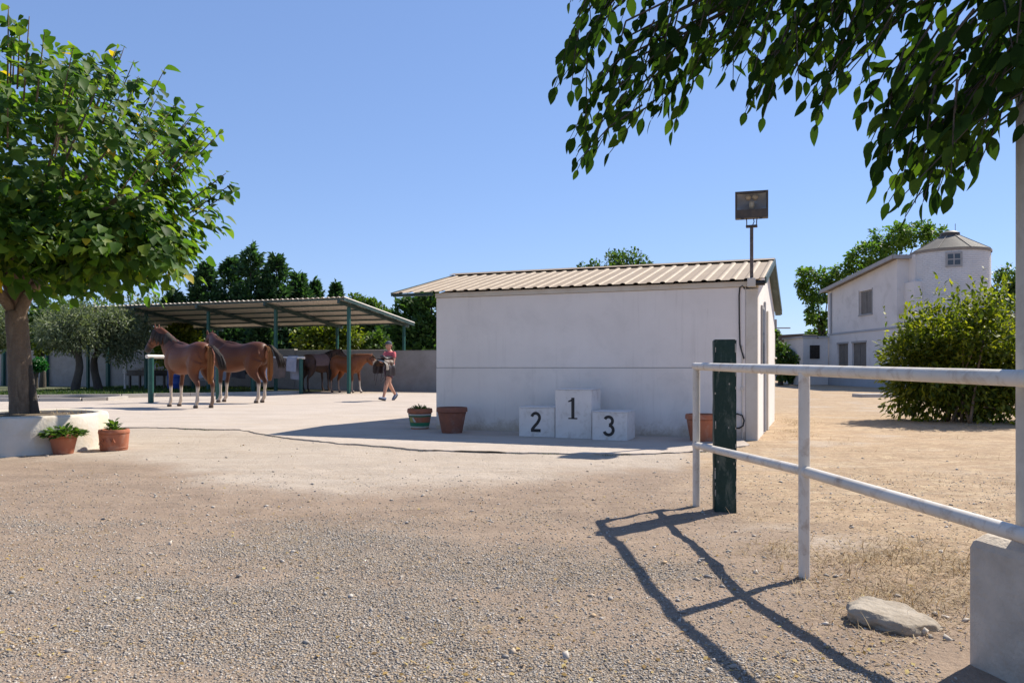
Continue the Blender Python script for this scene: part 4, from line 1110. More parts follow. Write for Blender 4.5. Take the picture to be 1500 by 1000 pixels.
tw = P(1391.5, 538, 36.9); tw.z = 0
TR = 1.66
tt = thing('round_tower', 'round white painted brick tower with a low conical grey roof', 'tower', tw)
o = MB().lathe([(TR,-.1),(TR,2),(TR,4),(TR,6.32)], 64).build('tower_wall', M['brick'], tt, smooth='auto')
uvl = o.data.uv_layers.new(name='UVMap')
for p in o.data.polygons:
    a = [math.atan2(o.data.vertices[o.data.loops[i].vertex_index].co.y, o.data.vertices[o.data.loops[i].vertex_index].co.x) for i in p.loop_indices]
    big = max(a) - min(a) > math.pi
    for i, an_ in zip(p.loop_indices, a):
        uvl.data[i].uv = ((an_ + (2*math.pi if big and an_ < 0 else 0))*TR, o.data.vertices[o.data.loops[i].vertex_index].co.z)
rf = MB().lathe([(TR-.05,6.32),(TR+.035,6.325),(TR+.035,6.42),(TR*.55,6.86),(TR*.24,7.16),(TR*.22,7.17)], 48).build('tower_roof', M['zinc'], tt, smooth='auto')
MB().lathe([(TR+.04,6.30),(TR+.05,6.30),(TR+.05,6.40),(TR+.04,6.40)], 48).build('eave_band', M['houseroof'], rf, smooth='auto')
MB().lathe([(TR*.25,7.12),(TR*.25,7.30),(TR*.12,7.40),(.0001,7.42)], 24).build('roof_cap', M['dark'], rf, smooth='auto')
for a in range(8):
    q = 2*math.pi*a/8
    mb = MB(); mb.bar((math.cos(q)*(TR+.03), math.sin(q)*(TR+.03), 6.435), (math.cos(q)*TR*.26, math.sin(q)*TR*.26, 7.155), .03, .03); mb.build('seam', M['houseroof'], rf)
MB().tube([(.25,0,7.35),(.25,0,7.75)], .012, 6).build('spike', M['dark'], rf)
ang = math.atan2(-tw.y, -tw.x) + R(5.5)
wv = Vector((math.cos(ang), math.sin(ang), 0)); wt = Vector((-wv.y, wv.x, 0))
wf = MB().obox(wv*TR + Vector((0,0,5.87)), wv*.03, wt*.33, Vector((0,0,.34))).build('window', M['frame'], tt)
for sx in (-1,1):
    for sz in (-1,1):
        MB().obox(wv*(TR+.028) + wt*sx*.135 + Vector((0,0,5.87+sz*.135)), wv*.006, wt*.11, Vector((0,0,.11))).build('pane', M['glass'], wf)

# step and ramp by the house
t = tag(MB().obox(G(1285,581)+Vector((0,0,.04)), Vector((.75,.12,0)), Vector((-.05,.28,0)), Vector((0,0,.07))).build('stone_step', M['kerb'], bevel=.02), 'low pale stone step on the sand near the house', 'step')
q = G(1307, 577); t = thing('short_post', 'short grey-green post beside the stone step', 'post', q)
MB().tube([(0,0,-.05),(0,0,.62)], .055, 12).build('shaft', M['greenmetal'], t, smooth='auto')
MB().lathe([(.056,-.01),(.065,-.01),(.065,.02),(.0001,.045)], 12, (0,0,.62)).build('cap', M['plinth'], t, smooth='auto')

# dark shed beyond the big shrub, far tin roof, utility pole
q = P(1500, 538, 27); t = thing('dark_shed', 'dark grey shed beyond the big shrub', 'shed', (q.x-.6, q.y, 0))
MB().box(0,5,0,4,-.05,2.75).build('wall', surf('dark_cladding', (.06,.062,.065), (.08,.08,.085), 3, .7, 30, .1), t)
MB().box(-.15,5.15,-.2,4.2,2.751,2.86).build('roof', M['dark'], t)
q = P(1145, 538, 62); t = thing('far_shed', 'far low shed with a dark pitched roof behind the hedge', 'shed', (q.x, q.y, 0))
MB().box(0,4.5,0,5,-.05,2.6).build('wall', M['plinth'], t)
MB().prism([(-.3,2.55),(4.8,2.55),(4.8,2.7),(2.4,3.7),(-.3,3.55)], 'y', -.3, 5.3).build('roof', M['dark'], t)
q = P(1136, 538, 85); t = thing('utility_pole', 'far grey utility pole behind the stable', 'utility pole', (q.x, q.y, 0))
MB().tube([(0,0,0),(0,0,6.2)], [.2,.14], 10).build('shaft', M['concrete'], t); MB().box(-.3,1.6,-.06,.06,5.2,5.32).build('cross_arm', M['concrete'], t)
MB().box(-.32,.32,-.25,.25,4.6,5.1).build('transformer', M['plinth'], t)

# ================================================================== TREES
def frame_mats(pos, ax, nr, s):
    ax = ax / np.linalg.norm(ax, axis=1, keepdims=True)
    sd = np.cross(nr, ax); sd /= np.linalg.norm(sd, axis=1, keepdims=True) + 1e-9
    up = np.cross(ax, sd)
    return ax, sd, up
# broad pointed leaf, folded along the midrib, drooping tip
def leaf_tpl(wd, droop, fold, nseg=5, shape='oval'):
    xs = np.linspace(0, 1, nseg+1); vs = []; fs = []
    for x in xs:
        if shape == 'heart': w = wd*math.sin(math.pi*min(1, x**.62))**.8 if 0 < x < 1 else 0
        else: w = wd*math.sin(math.pi*x**.8)**.9 if 0 < x < 1 else 0
        z = -droop*x*x
        vs += [(x, w, z + fold*w), (x, 0, z), (x, -w, z + fold*w)]
    for i in range(nseg):
        k = 3*i
        for a, b_, c, d in ((k,k+1,k+4,k+3),(k+1,k+2,k+5,k+4)):
            if i == 0: fs.append((b_, c, d))
            elif i == nseg-1: fs.append((a,b_,c) )
            else: fs += [(a,b_,c),(a,c,d)]
    return np.array(vs, float), np.array([f for f in fs])
def in_view(pos):
    px = CX + F*pos[:,0]/np.maximum(pos[:,1],.01); py = HY - F*(pos[:,2]-EYE)/np.maximum(pos[:,1],.01)
    return (pos[:,1] > .3) & (px > 5) & (px < 1490) & (py > 5) & (py < 990)
def foliage(parent, tpl, pos, ax, nr, scl, mat, rnd, singles=0, score=None, name='foliage', lname='leaf'):
    """crown from leaf meshes: the `singles` that show largest are objects of their own, the rest one mesh"""
    tv, tf = tpl
    sel = np.zeros(len(pos), bool)
    if singles:
        sc = scl/np.maximum(pos[:,1],.1) if score is None else score
        sc = np.where(in_view(pos), sc, -1)
        sel[np.argsort(-sc)[:singles]] = True
        A, S_, U_ = frame_mats(pos[sel], ax[sel], nr[sel], scl[sel])
        order = rnd[sel]; variants = []
        for q in np.linspace(.08, .95, 7):
            variants.append(np_mesh(lname, tv, tf.reshape(-1), 3, mat, np.full(len(tf), q, np.float32), True))
        pinv = parent.matrix_world.inverted() if False else None
        for p, a, s, u, k, r in zip(pos[sel], A, S_, U_, scl[sel], order):
            o = bpy.data.objects.new(lname, variants[min(6, int(r*7))])
            COL.objects.link(o); o.parent = parent
            mt = Matrix(((a[0]*k,s[0]*k,u[0]*k,p[0]),(a[1]*k,s[1]*k,u[1]*k,p[1]),(a[2]*k,s[2]*k,u[2]*k,p[2]),(0,0,0,1)))
            o.matrix_basis = Matrix.Translation(-parent.location) @ mt
    r_ = ~sel
    me = scatter_mesh(name, tv, tf, pos[r_], ax[r_], nr[r_], scl[r_], mat, rnd[r_], True)
    o = link(name, me, parent); o['kind'] = 'stuff'
    o.location = -parent.location
    return o
def trunk_path(pts, n=5):
    """smooth polyline through pts"""
    out = []
    P_ = [Vector(p) for p in pts]
    for i in range(len(P_)-1):
        p0, p1, p2, p3 = P_[max(i-1,0)], P_[i], P_[i+1], P_[min(i+2,len(P_)-1)]
        for k in range(n):
            t = k/n
            out.append(.5*((2*p1)+(-p0+p2)*t+(2*p0-5*p1+4*p2-p3)*t*t+(-p0+3*p1-3*p2+p3)*t**3))
    return out + [P_[-1]]
def limb(parent, pts, r0, r1, mat, name='branch', seg=8, wob=0.0, n=5):
    pp = trunk_path(pts, n); k = len(pp)
    rr = [(r0 + (r1-r0)*(i/(k-1))**.8)*(1+wob*(random.random()-.5)) for i in range(k)]
    return MB().tube(pp, rr, seg).build(name, mat, parent, smooth=True)

def clump_crown(rg, c, rad, nclump, nleaf, crad, shell=.75, flat=.8, bottom=-1.0):
    """leaf positions: clumps spread in an ellipsoid, leaves inside each clump; returns positions and outward directions"""
    c = np.array(c); rad = np.array(rad)
    cd = rg.normal(size=(nclump*4,3)); cd /= np.linalg.norm(cd, axis=1, keepdims=True)
    cd = cd[cd[:,2] > bottom][:nclump]
    rr = shell + (1-shell)*rg.random(len(cd)); inner = rg.random(len(cd)) < .28; rr[inner] *= .55
    cc = cd*rr[:,None]
    cs = crad*(.6+.8*rg.random(len(cd)))
    w = cs**2; pick = rg.choice(len(cd), nleaf, p=w/w.sum())
    off = rg.normal(size=(nleaf,3)); off /= np.linalg.norm(off,axis=1,keepdims=True)
    off *= (rg.random(nleaf)**.45)[:,None]
    off[:,2] *= flat
    pos = c + cc[pick]*rad + off*cs[pick][:,None]
    out = (cc[pick]*rad*.5 + off*cs[pick][:,None]); out /= np.linalg.norm(out,axis=1,keepdims=True)+1e-6
    return pos, out, c + cc*rad, cs

# ---- the mulberry in the round planter
pc = Vector((-6.10, 9.75, 0))
planter = thing('round_planter', 'round lime-washed planter wall at the foot of the mulberry', 'planter', pc)
vs, fs = [], []; seg = 96
prof = [(.985,-.05),(.985,.0),(.975,.2),(.965,.40),(.955,.425),(.935,.437),(.86,.437),(.84,.425),(.835,.33),(.835,.2)]
for k in range(seg):
    q = 2*math.pi*k/seg
    w = 1 + .012*(vnoise(k*.35, 0, 51)-.5)
    for j, (r, z) in enumerate(prof):
        w2 = w + .008*(vnoise(k*.6, j*.7, 52)-.5)
        vs.append((r*w2*math.cos(q), r*w2*math.sin(q), z + .012*(vnoise(k*.3,j,53)-.5)*(z > .2)))
n = len(prof)
for k in range(seg):
    k2 = (k+1) % seg
    for j in range(n-1): fs.append((k*n+j, k2*n+j, k2*n+j+1, k*n+j+1))
MB().add(vs, fs).build('planter_wall', M['limewash'], planter, smooth='auto')
MB().lathe([(.86,.36),(.6,.40),(.3,.43),(.0001,.44)], 32).build('soil', M['soil'], planter, smooth=True)
n = 260
a = RNG.random(n)*6.28; q = .15+.65*np.sqrt(RNG.random(n))
s3 = np.stack([.04+.05*RNG.random(n), .006+.004*RNG.random(n), .02*np.ones(n)], -1)
o = link('dry_weeds', scatter_mesh('dry_weeds', BLADE_V, BLADE_F, np.stack([np.cos(a)*q, np.sin(a)*q, .375+.04*(1-q)], -1), np.stack([RNG.normal(size=n),RNG.normal(size=n),.6*np.ones(n)],-1), np.tile([0,0,1.],(n,1))+.3*rdir(n), s3, L['dry'], RNG.random(n)), planter); o['kind'] = 'stuff'
tb = Vector((pc.x + .02, pc.y + .0, .40))
mul = thing('mulberry_tree', 'leafy mulberry tree with broad leaves growing in the round planter', 'tree', tb)
rg = np.random.default_rng(5)
def tr(pts): return [Vector(p) for p in pts]
limb(mul, tr([(.02,0,-.06),(.0,0,.10),(-.03,0,.6),(-.07,.02,1.0),(-.10,.03,1.30)]), .158, .118, M['bark'], 'trunk', 20, .06)
limb(mul, tr([(-.08,.03,1.25),(-.25,.1,1.7),(-.6,.2,2.3),(-.9,.3,3.0)]), .095, .04, M['bark'], 'branch', 10, .05)
limb(mul, tr([(-.06,.02,1.22),(.12,-.05,1.52),(.42,-.1,1.78),(.9,-.2,2.3),(1.4,-.3,2.7)]), .080, .025, M['bark'], 'branch', 10, .05)
limb(mul, tr([(-.10,.02,1.33),(-.02,.2,1.9),(.15,.5,2.8),(.2,.6,3.8)]), .08, .025, M['bark'], 'branch', 10, .05)
limb(mul, tr([(-.12,-.0,1.3),(-.2,-.5,1.8),(-.2,-1.1,2.4),(-.1,-1.5,2.9)]), .07, .025, M['bark'], 'branch', 10, .05)
limb(mul, tr([(.18,-.03,-.06),(.145,-.02,.2),(.075,.0,.62)]), .062, .04, M['bark_dark'], 'old_stub', 10, .1)
cc = np.array([pc.x-.25, pc.y, 3.42])
pos, out, ccl, cs = clump_crown(rg, cc, (2.45,2.3,1.65), 125, 7400, .40, .70, .85)
# hanging skirt on the lower right side, and shoots on top
p2, o2, c2, s2 = clump_crown(rg, cc + np.array([1.65,-.3,-.80]), (1.25,1.2,.62), 30, 2100, .34, .5, .9)
p3, o3, c3, s3_ = clump_crown(rg, cc + np.array([-.5,-.2,.8]), (1.8,1.6,1.05), 26, 1700, .34, .85, 1.0, -.1)
p4, o4, c4, s4 = clump_crown(rg, cc + np.array([.25,-.9,-1.15]), (1.5,1.0,.5), 22, 1300, .32, .5, .9)
pos, out = np.concatenate([pos,p2,p3,p4]), np.concatenate([out,o2,o3,o4])
# leafy shoots sticking out of the outline
sp, so = [], []
for k in range(130):
    d = rg.normal(size=3); d /= np.linalg.norm(d); d[2] = abs(d[2])*.9 - .15
    s = cc + d*np.array([2.5,2.35,1.8])*.97; dd = d*.6 + np.array([0,0,.55]); dd /= np.linalg.norm(dd)
    ln = .25+.35*rg.random()
    for t in np.linspace(0,1,9):
        sp.append(s + dd*ln*t + .03*rg.normal(size=3)); so.append(dd*.2 + rg.normal(size=3)*.7)
    limb(mul, [Vector(s-dd*.3) - tb, Vector(s+dd*ln*.5) - tb, Vector(s+dd*ln) - tb], .010, .004, M['bark'], 'twig', 4, 0, 2)
pos, out = np.concatenate([pos, np.array(sp)]), np.concatenate([out, np.array(so)])
n = len(pos)
keep = pos[:,2] > 1.66 + .25*rg.random(n) + .18*np.maximum(0,(pos[:,0]-cc[0])*-.2)
pos, out = pos[keep], out[keep]; n = len(pos)
ax = out*np.array([1,1,.3]) + np.array([0,0,-.55]) + .55*rdir(n, rg)
nr = out*.7 + np.array([0,0,.75]) + .45*rdir(n, rg)
foliage(mul, leaf_tpl(.40, .22, .30, 5, 'heart'), pos, ax, nr, .075+.115*rg.random(n)**1.3, L['mulberry'], rg.random(n), 300, score=(.085+.0*pos[:,0]) - .01*pos[:,1] + .004*rg.random(n))
for k in rg.choice(len(ccl), 26, replace=False):
    e = Vector(ccl[k]) - tb; s = Vector((0,0,1.5)).lerp(e, .25) + Vector((0,0,.3))
    limb(mul, [Vector((-.05,0,1.35)), s, e], .045, .008, M['bark'], 'branch', 6, .05, 3)

# ---- the tree that hangs into the picture from the right, close by
tbh = Vector((4.3, 1.6, 0))
hang = thing('overhanging_tree', 'tree with long drooping leafy twigs hanging over the lane', 'tree', tbh)
rg = np.random.default_rng(8)
limb(hang, tr([(0,0,-.1),(-.05,.05,.8),(-.15,.2,1.7),(-.25,.4,2.5)]), .17, .12, M['bark_dark'], 'trunk', 14, .05)
bx = [800,815,845,880,930,985,1000,1060,1090,1120,1165,1195,1230,1262,1280,1325,1390,1432,1446,1500,1560,1700,1900]
by = [20,135,245,215,175,180,120,90,150,158,112,168,112,150,256,308,272,235,160,165,180,200,240]
def dep_at(px): return float(np.interp(px, [800,900,1050,1250,1400,1600,1900], [3.45,3.4,3.2,2.85,2.55,2.3,2.0]))
LP, LA, LN_, LS = [], [], [], []
twigs = []
def twig(tip, ln, sway, leafsz):
    """drooping twig: from a point above the tip, curving down to it"""
    tip = np.array(tip)
    top = tip + np.array([sway[0]*ln*.55, sway[1]*ln*.55, ln*(.82)])
    mid = .5*(tip+top) + np.array([sway[0]*ln*-.02, sway[1]*ln*-.02, ln*.17])
    ts = np.linspace(0,1,max(5,int(ln/.039)))
    pts = [(1-t)**2*top + 2*t*(1-t)*mid + t*t*tip for t in ts]
    for i, p in enumerate(pts[1:], 1):
        tg = pts[i]-pts[i-1]; tg /= np.linalg.norm(tg)
        side = np.cross(tg, [0,0,1.]); side /= np.linalg.norm(side)+1e-6
        an = rg.random()*6.28 if False else (1 if i % 2 else -1)
        d = tg*.75 + side*an*(.65+.3*rg.random()) + np.array([0,0,-.35]) + .3*rg.normal(size=3)
        if i == len(pts)-1: d = tg + np.array([0,0,-.2])
        LP.append(p); LA.append(d); LN_.append(np.array([0,0,.6]) + rg.normal(size=3)*.55 + side*an*.2); LS.append(leafsz*(.7+.5*rg.random())*(1 if i < len(pts)-2 else .8))
    twigs.append([Vector(q) for q in (top, mid*.5+.25*(top+tip), tip)])
    return top
tops = []
for k in range(330):
    px = 800 + 760*rg.random()**.92
    lim = np.interp(px, bx, by)
    py = lim - (lim+170)*rg.random()**1.35
    if px < 905 and py < 235 - (px-800)*3.0 - 0: 
        pass
    # left flank: the outline climbs to the right
    left = np.interp(py, [-150,0,60,120,260], [905,880,862,800,832])
    if px < left or (px > 1340 and rg.random() < .4): continue
    d = dep_at(px) + .45*(rg.random()-.5)
    tip = P(px, py, d)
    tops.append(twig(tip, .26+.22*rg.random(), (.8+.5*rg.normal(), -.25+.5*rg.normal()), .088))
for (px, py) in ((812,132),(822,95),(846,252),(842,205),(868,235),(893,228),(860,180),(985,196),(970,150),(1062,108),(1092,168),(1118,176),(1196,185),(1180,150),(1262,172),(1282,272),(1302,300),(1326,322),(1352,300),(1392,288),(1340,250),(1300,230),(1375,230),(1432,250),(1412,215),(1498,185),(835,8),(1320,275),(1290,245),(1360,265)):
    d = dep_at(px) + .15*(rg.random()-.5)
    tops.append(twig(P(px, py-4, d), .34+.15*rg.random(), (.75+.3*rg.normal(), -.2+.4*rg.normal()), .09))
# the rest of the crown, above and to the right of the picture
for k in range(150):
    a = rg.random()
    tip = (1.0+4.5*rg.random(), .6+2.4*rg.random(), 2.9+1.4*rg.random())
    if tip[1] > 1 and (HY - F*(tip[2]-.6-EYE)/tip[1]) > -120 and CX+F*tip[0]/tip[1] < 1560: continue
    tops.append(twig(tip, .4+.2*rg.random(), (.4*rg.normal(), .4*rg.normal()), .078))
pos = np.array(LP); ax = np.array(LA); nr = np.array(LN_); sc = np.array(LS); rn = rg.random(len(pos))
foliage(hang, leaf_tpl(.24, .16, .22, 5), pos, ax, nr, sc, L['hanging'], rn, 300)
mb = MB()
for tw_ in twigs: mb.tube([q - tbh for q in tw_], [.0045,.003,.0015], 4, False)
o = mb.build('twigs', M['bark_dark'], hang); o['kind'] = 'stuff'
tops = np.array(tops)
# limbs reaching out over the lane, kept above the leaves
anchor = Vector((-.25,.4,2.5))
for e in ((.75,3.9,3.15),(1.2,3.5,3.3),(1.8,3.1,3.05),(1.9,2.7,2.75),(2.3,2.4,2.9),(2.9,2.2,3.4),(3.2,1.4,3.8),(1.6,2.2,3.8)):
    e = Vector(e) - tbh; m1 = anchor.lerp(e,.5) + Vector((0,0,.35))
    limb(hang, [anchor, m1, e], .06, .010, M['bark_dark'], 'branch', 8, .05, 5)
for k in rg.choice(len(tops), 60, replace=False):
    e = Vector(tops[k]) - tbh; s = e.lerp(anchor, .35) + Vector((0,0,.22))
    limb(hang, [s, s.lerp(e,.5)+Vector((0,0,.08)), e], .010, .004, M['bark_dark'], 'branch', 5, 0, 3)

# ---- trees behind the yard
QV = np.array([(0,0,0),(.45,.32,.08),(.5,0,-.02),(.45,-.32,.08),(1,0,-.1)], float)
QF = np.array([(0,2,1),(0,3,2),(1,2,4),(2,3,4)])
def round_tree(name, label, base, c, rad, mat, n, ls, nclump=40, cr=.8, trunk=.18, seed=0, bark='bark_dark', cat='tree', group=None, bottom=-1.0, narrow=1.0, ntr=4, droop=.2, shell=.7):
    rg = np.random.default_rng(seed)
    t = thing(name, label, cat, base, 0, group)
    pos, out, cl, cs = clump_crown(rg, c, rad, nclump, n, cr, shell, .85, bottom)
    ok = pos[:,2] > base[2] + .05; pos, out = pos[ok], out[ok]; n = len(pos)
    ax = out + rdir(n, rg)*.8 + np.array([0,0,-droop]); nr = out*.6 + np.array([0,0,.7]) + .6*rdir(n, rg)
    s = ls*(.6+.8*rg.random(n))
    o = link('crown', scatter_mesh('crown', QV*np.array([1,narrow,1]), QF, pos, ax, nr, s, mat, rg.random(n)), t); o['kind'] = 'stuff'; o.location = -t.location
    b_ = Vector(base); cz = Vector(c) - b_
    limb(t, [Vector((0,0,-.1)), Vector((.03,0,cz.z*.35)), cz*.75], trunk, trunk*.5, M[bark], 'trunk', 10, .08)
    for k in rg.choice(len(cl), min(ntr, len(cl)), replace=False):
        e = Vector(cl[k]) - b_
        limb(t, [Vector((0,0,cz.z*.4)), (Vector((0,0,cz.z*.6))+e)/2, e], trunk*.45, trunk*.12, M[bark], 'branch', 6, .05, 3)
    return t
def conifer(label, px, d, top_py, width, mat, seed, n=5200, base_z=0, group='conifers behind the yard wall', spray=.34, form=.62):
    rg = np.random.default_rng(seed)
    q = P(px, HY, d); base = Vector((q.x, q.y, 0)); H = EYE + (HY-top_py)/F*d
    t = thing('conifer_tree', label, 'tree', base, 0, group)
    limb(t, [Vector((0,0,-.1)), Vector((.02,0,H*.5)), Vector((0,0,H*.97))], .16, .02, M['bark_dark'], 'trunk', 8)
    # whorls of branches, each carrying sprays
    nb = 150; hz = np.sort(rg.random(nb))**.9
    per = n//nb; pos, ax, nr = [], [], []
    for h in hz:
        a = rg.random()*6.28; lenb = width*(1-h)**form*(.55+.6*rg.random()) + .12
        z = .25 + h*(H-.4)
        s = rg.random(per)**.6
        rad = s*lenb
        th = a + .28*rg.normal(size=per)*(1.1-s*.4)
        pz = z + .32*rad*(rg.random(per)-.15) + .14*rg.normal(size=per)
        pos.append(np.stack([np.cos(th)*rad, np.sin(th)*rad, pz], -1))
        ax.append(np.stack([np.cos(th)+.5*rg.normal(size=per), np.sin(th)+.5*rg.normal(size=per), .55+.5*rg.normal(size=per)], -1))
    pos, ax = np.concatenate(pos), np.concatenate(ax); k = len(pos)
    s = spray*(.5+.8*rg.random(k))
    o = link('crown', scatter_mesh('crown', QV*np.array([1,.75,1]), QF, pos, ax, rdir(k, rg)+np.array([0,0,.8]), s, mat, rg.random(k)), t); o['kind'] = 'stuff'
    return t
for k, (px, d, tp, w, lab, mt) in enumerate([
    (300,46,388,1.7,'dark conifer whose tip shows left of the tallest pair over the shelter roof','conifer'),
    (338,48,380,1.7,'dark conifer between the mulberry outline and the tallest conifer','conifer'),
    (367,47,364,1.9,'tallest dark conifer rising over the shelter roof','conifer'),
    (405,47,376,1.7,'second tallest dark conifer over the shelter roof, pointed','conifer'),
    (437,48,402,1.5,'smaller dark conifer to the right of the pointed one','conifer'),
    (460,50,414,1.3,'small pointed conifer at the end of the row over the shelter roof','conifer'),
    (492,56,418,1.0,'slim lone conifer tip above the shelter roof corner','conifer'),
    (604,42,436,1.6,'bushy dark cypress beside the stable left wall','cypress'),
    (632,41,428,1.6,'dark cypress partly hidden by the stable left wall','cypress'),
    (255,45,430,1.5,'dark conifer behind the left half of the shelter','conifer'),
    (385,43,468,1.7,'low dark conifer seen under the shelter roof, right of the second horse head','conifer'),
    (335,43,468,1.7,'low dark conifer seen under the shelter roof, above the second horse head','conifer'),
    (430,44,466,1.6,'low dark conifer under the shelter roof beside the lime-green bush','conifer'),
    (576,44,478,1.5,'low cypress behind the wall by the right shelter post','cypress')]):
    conifer(lab, px, d, tp, w, L['conifer'] if mt == 'conifer' else L['conifer2'], 100+k, form=.55 if mt == 'conifer' else .35, n=5200)
def behind(px, d): q = P(px, HY, d); return (q.x, q.y, 0)
def rt(px, d, top, bot, wpx, name, label, mat, seed, n=7000, ls=.22, **kw):
    b = behind(px, d); z1 = EYE + (HY-top)/F*d; z0 = max(.2, EYE + (HY-bot)/F*d); r = wpx/F*d/2
    return round_tree(name, label, b, (b[0], b[1], (z0+z1)/2), (r*.85, r*.85, (z1-z0)/2*.85), mat, n, ls, seed=seed, cr=r*.38, **kw)
rt(528,47,424,540,64,'broadleaf_tree','green broadleaf tree right of the slim conifer, behind the shelter corner',L['broad'],201)
rt(563,48,436,540,62,'broadleaf_tree','rounded green tree between the shelter corner and the cypress',L['broad'],202)
rt(480,37,466,545,92,'lime_bush','bright lime-green bush over the wall beneath the shelter roof',L['yellowgreen'],203,n=6000,ls=.2,cat='bush')
rt(545,38,490,545,60,'dull_bush','dull green bush over the wall right of the lime-green bush',L['broad'],204,n=3500,ls=.18,cat='bush')
rt(262,37,470,545,70,'lime_bush','yellow-green bush over the wall behind the front horse head',L['yellowgreen'],205,n=3500,ls=.2,cat='bush')
rt(868,50,370,520,66,'distant_tree','dark tree top showing above the stable ridge, left clump',L['broad'],206,n=5000,ls=.22)
rt(915,52,354,520,80,'distant_tree','dark tree top showing above the stable ridge, tallest clump',L['broad'],207,n=6500,ls=.22)
rt(948,50,378,520,50,'distant_tree','small dark tree top above the stable ridge beside the tallest clump',L['broad'],208,n=3000,ls=.22)
# left: greenery beyond the wall behind the olive trees
rt(20,50,440,545,150,'broadleaf_tree','shaded broadleaf tree beyond the wall behind the mulberry trunk',L['broad'],209,n=6000,ls=.3)
rt(110,52,432,545,150,'broadleaf_tree','shaded broadleaf tree beyond the wall behind the olives',L['broad'],210,n=6000,ls=.3)
rt(200,50,425,545,130,'broadleaf_tree','grey-green broadleaf tree beyond the wall left of the shelter',L['olive'],211,n=6000,ls=.26)
rt(62,38,470,530,26,'yellow_bush','yellowish bush over the wall beside the mulberry trunk',L['yellowgreen'],212,n=900,ls=.16,cat='bush')
# olives on the lawn
def olive(px, py, cpx, ctop, cbot, wpx, label, seed, lean):
    b = G(px, py); b.z = SLAB_Z; d = b.y; rg = np.random.default_rng(seed)
    c = P(cpx, (ctop+cbot)/2, d); rz = (cbot-ctop)/F*d/2; rx = wpx/F*d/2
    t = thing('olive_tree', label, 'tree', b, 0, 'olive trees on the lawn')
    pos, out, cl, cs = clump_crown(rg, c, (rx*.85, rx*.8, rz*.8), 34, 9000, .55, .6, .9)
    pos[:,2] -= .12*rg.random(len(pos))
    n = len(pos); ax = out*.6 + rdir(n, rg)*.8 + np.array([0,0,-.35]); nr = rdir(n, rg)
    o = link('crown', scatter_mesh('crown', QV*np.array([1,.45,1]), QF, pos, ax, nr, .11+.10*rg.random(n), L['olive'], rg.random(n)), t); o['kind'] = 'stuff'; o.location = -t.location
    top = c - b
    limb(t, [Vector((-.1*lean,0,-.1)), Vector((.0,0,.4)), Vector((lean*.12,0,1.0)), Vector((lean*.05,.02,1.5)), Vector((top.x*.5, top.y*.5, 2.1))], .19, .10, M['bark_dark'], 'trunk', 12, .12)
    for k in rg.choice(len(cl), 8, replace=False):
        e = Vector(cl[k]) - b
        limb(t, [Vector((lean*.08,0,1.35)), (Vector((0,0,2.1))+e)/2, e], .07, .015, M['bark_dark'], 'branch', 6, .1, 3)
olive(112, 575, 105, 440, 520, 115, 'olive tree with a thick straight trunk on the lawn', 301, 1.0)
olive(142, 573.5, 182, 442, 526, 105, 'olive tree with a thin leaning trunk on the lawn', 302, -1.0)
olive(-20, 571, -5, 440, 525, 80, 'olive tree left of the mulberry trunk on the lawn', 303, .6)
# clipped bush by the wall
q = G(52, 570); q.z = SLAB_Z
round_tree('clipped_bush', 'small clipped bright green bush on a stem by the wall', q, (q.x+.1, q.y, 1.05), (.32,.32,.22), leaf_mat('vivid_leaf', (.01,.07,.01), (.02,.13,.015), (.03,.17,.02), .3), 1500, .10, 12, .2, .12, 304, cat='bush')

# ---- right side: the big shrub, trees behind the house
sb = P(1418, HY, 14.6); sb.z = 0
shrub = thing('big_shrub', 'big sunlit yellow-green shrub in front of the white house', 'shrub', sb)
rg = np.random.default_rng(9)
P1, O1, cl1, _ = clump_crown(rg, (sb.x, sb.y, 1.1), (1.0,1.05,1.02), 70, 9500, .38, .62, .9)
P2, O2, cl2, _ = clump_crown(rg, (sb.x+.75, sb.y-.2, .75), (.9,.9,.75), 46, 6500, .38, .6, .9)
P3, O3, cl3, _ = clump_crown(rg, (sb.x-.72, sb.y+.1, .90), (.72,.8,.80), 34, 4200, .32, .65, .9)
pos = np.concatenate([P1,P2,P3]); out = np.concatenate([O1,O2,O3])
spp, spo = [], []
for k in range(170):
    d = rg.normal(size=3); d /= np.linalg.norm(d); d[2] = abs(d[2])
    s = np.array([sb.x, sb.y, 1.15]) + d*np.array([1.08,1.1,1.08]) + np.array([.15*rg.normal(),0,-.12])
    if s[0] > sb.x + 1.0: s[2] -= .35
    dd = d*.5 + np.array([.1*rg.normal(),.1*rg.normal(),.7]); ln = .15+.5*rg.random()
    for t in np.linspace(0,1,10): spp.append(s+dd*ln*t); spo.append(dd*.4+.7*rg.normal(size=3))
pos = np.concatenate([pos, np.array(spp)]); out = np.concatenate([out, np.array(spo)])
ok = pos[:,2] > .04; pos, out = pos[ok], out[ok]; n = len(pos)
ax = out*.8 + .6*rdir(n, rg) + np.array([0,0,.05]); nr = out*.5 + np.array([0,0,.7]) + .5*rdir(n, rg)
foliage(shrub, leaf_tpl(.20,.2,.3,4), pos, ax, nr, .075+.08*rg.random(n), L['shrub'], rg.random(n), 300)
for k in range(16):
    e = Vector(cl1[rg.integers(len(cl1))]) - sb; s = Vector((.5*rg.normal()*.5, .2*rg.normal(), -.03))
    limb(shrub, [s, s.lerp(e,.5)+Vector((0,0,.15)), e], .03, .008, M['bark'], 'stem', 6, .1, 4)
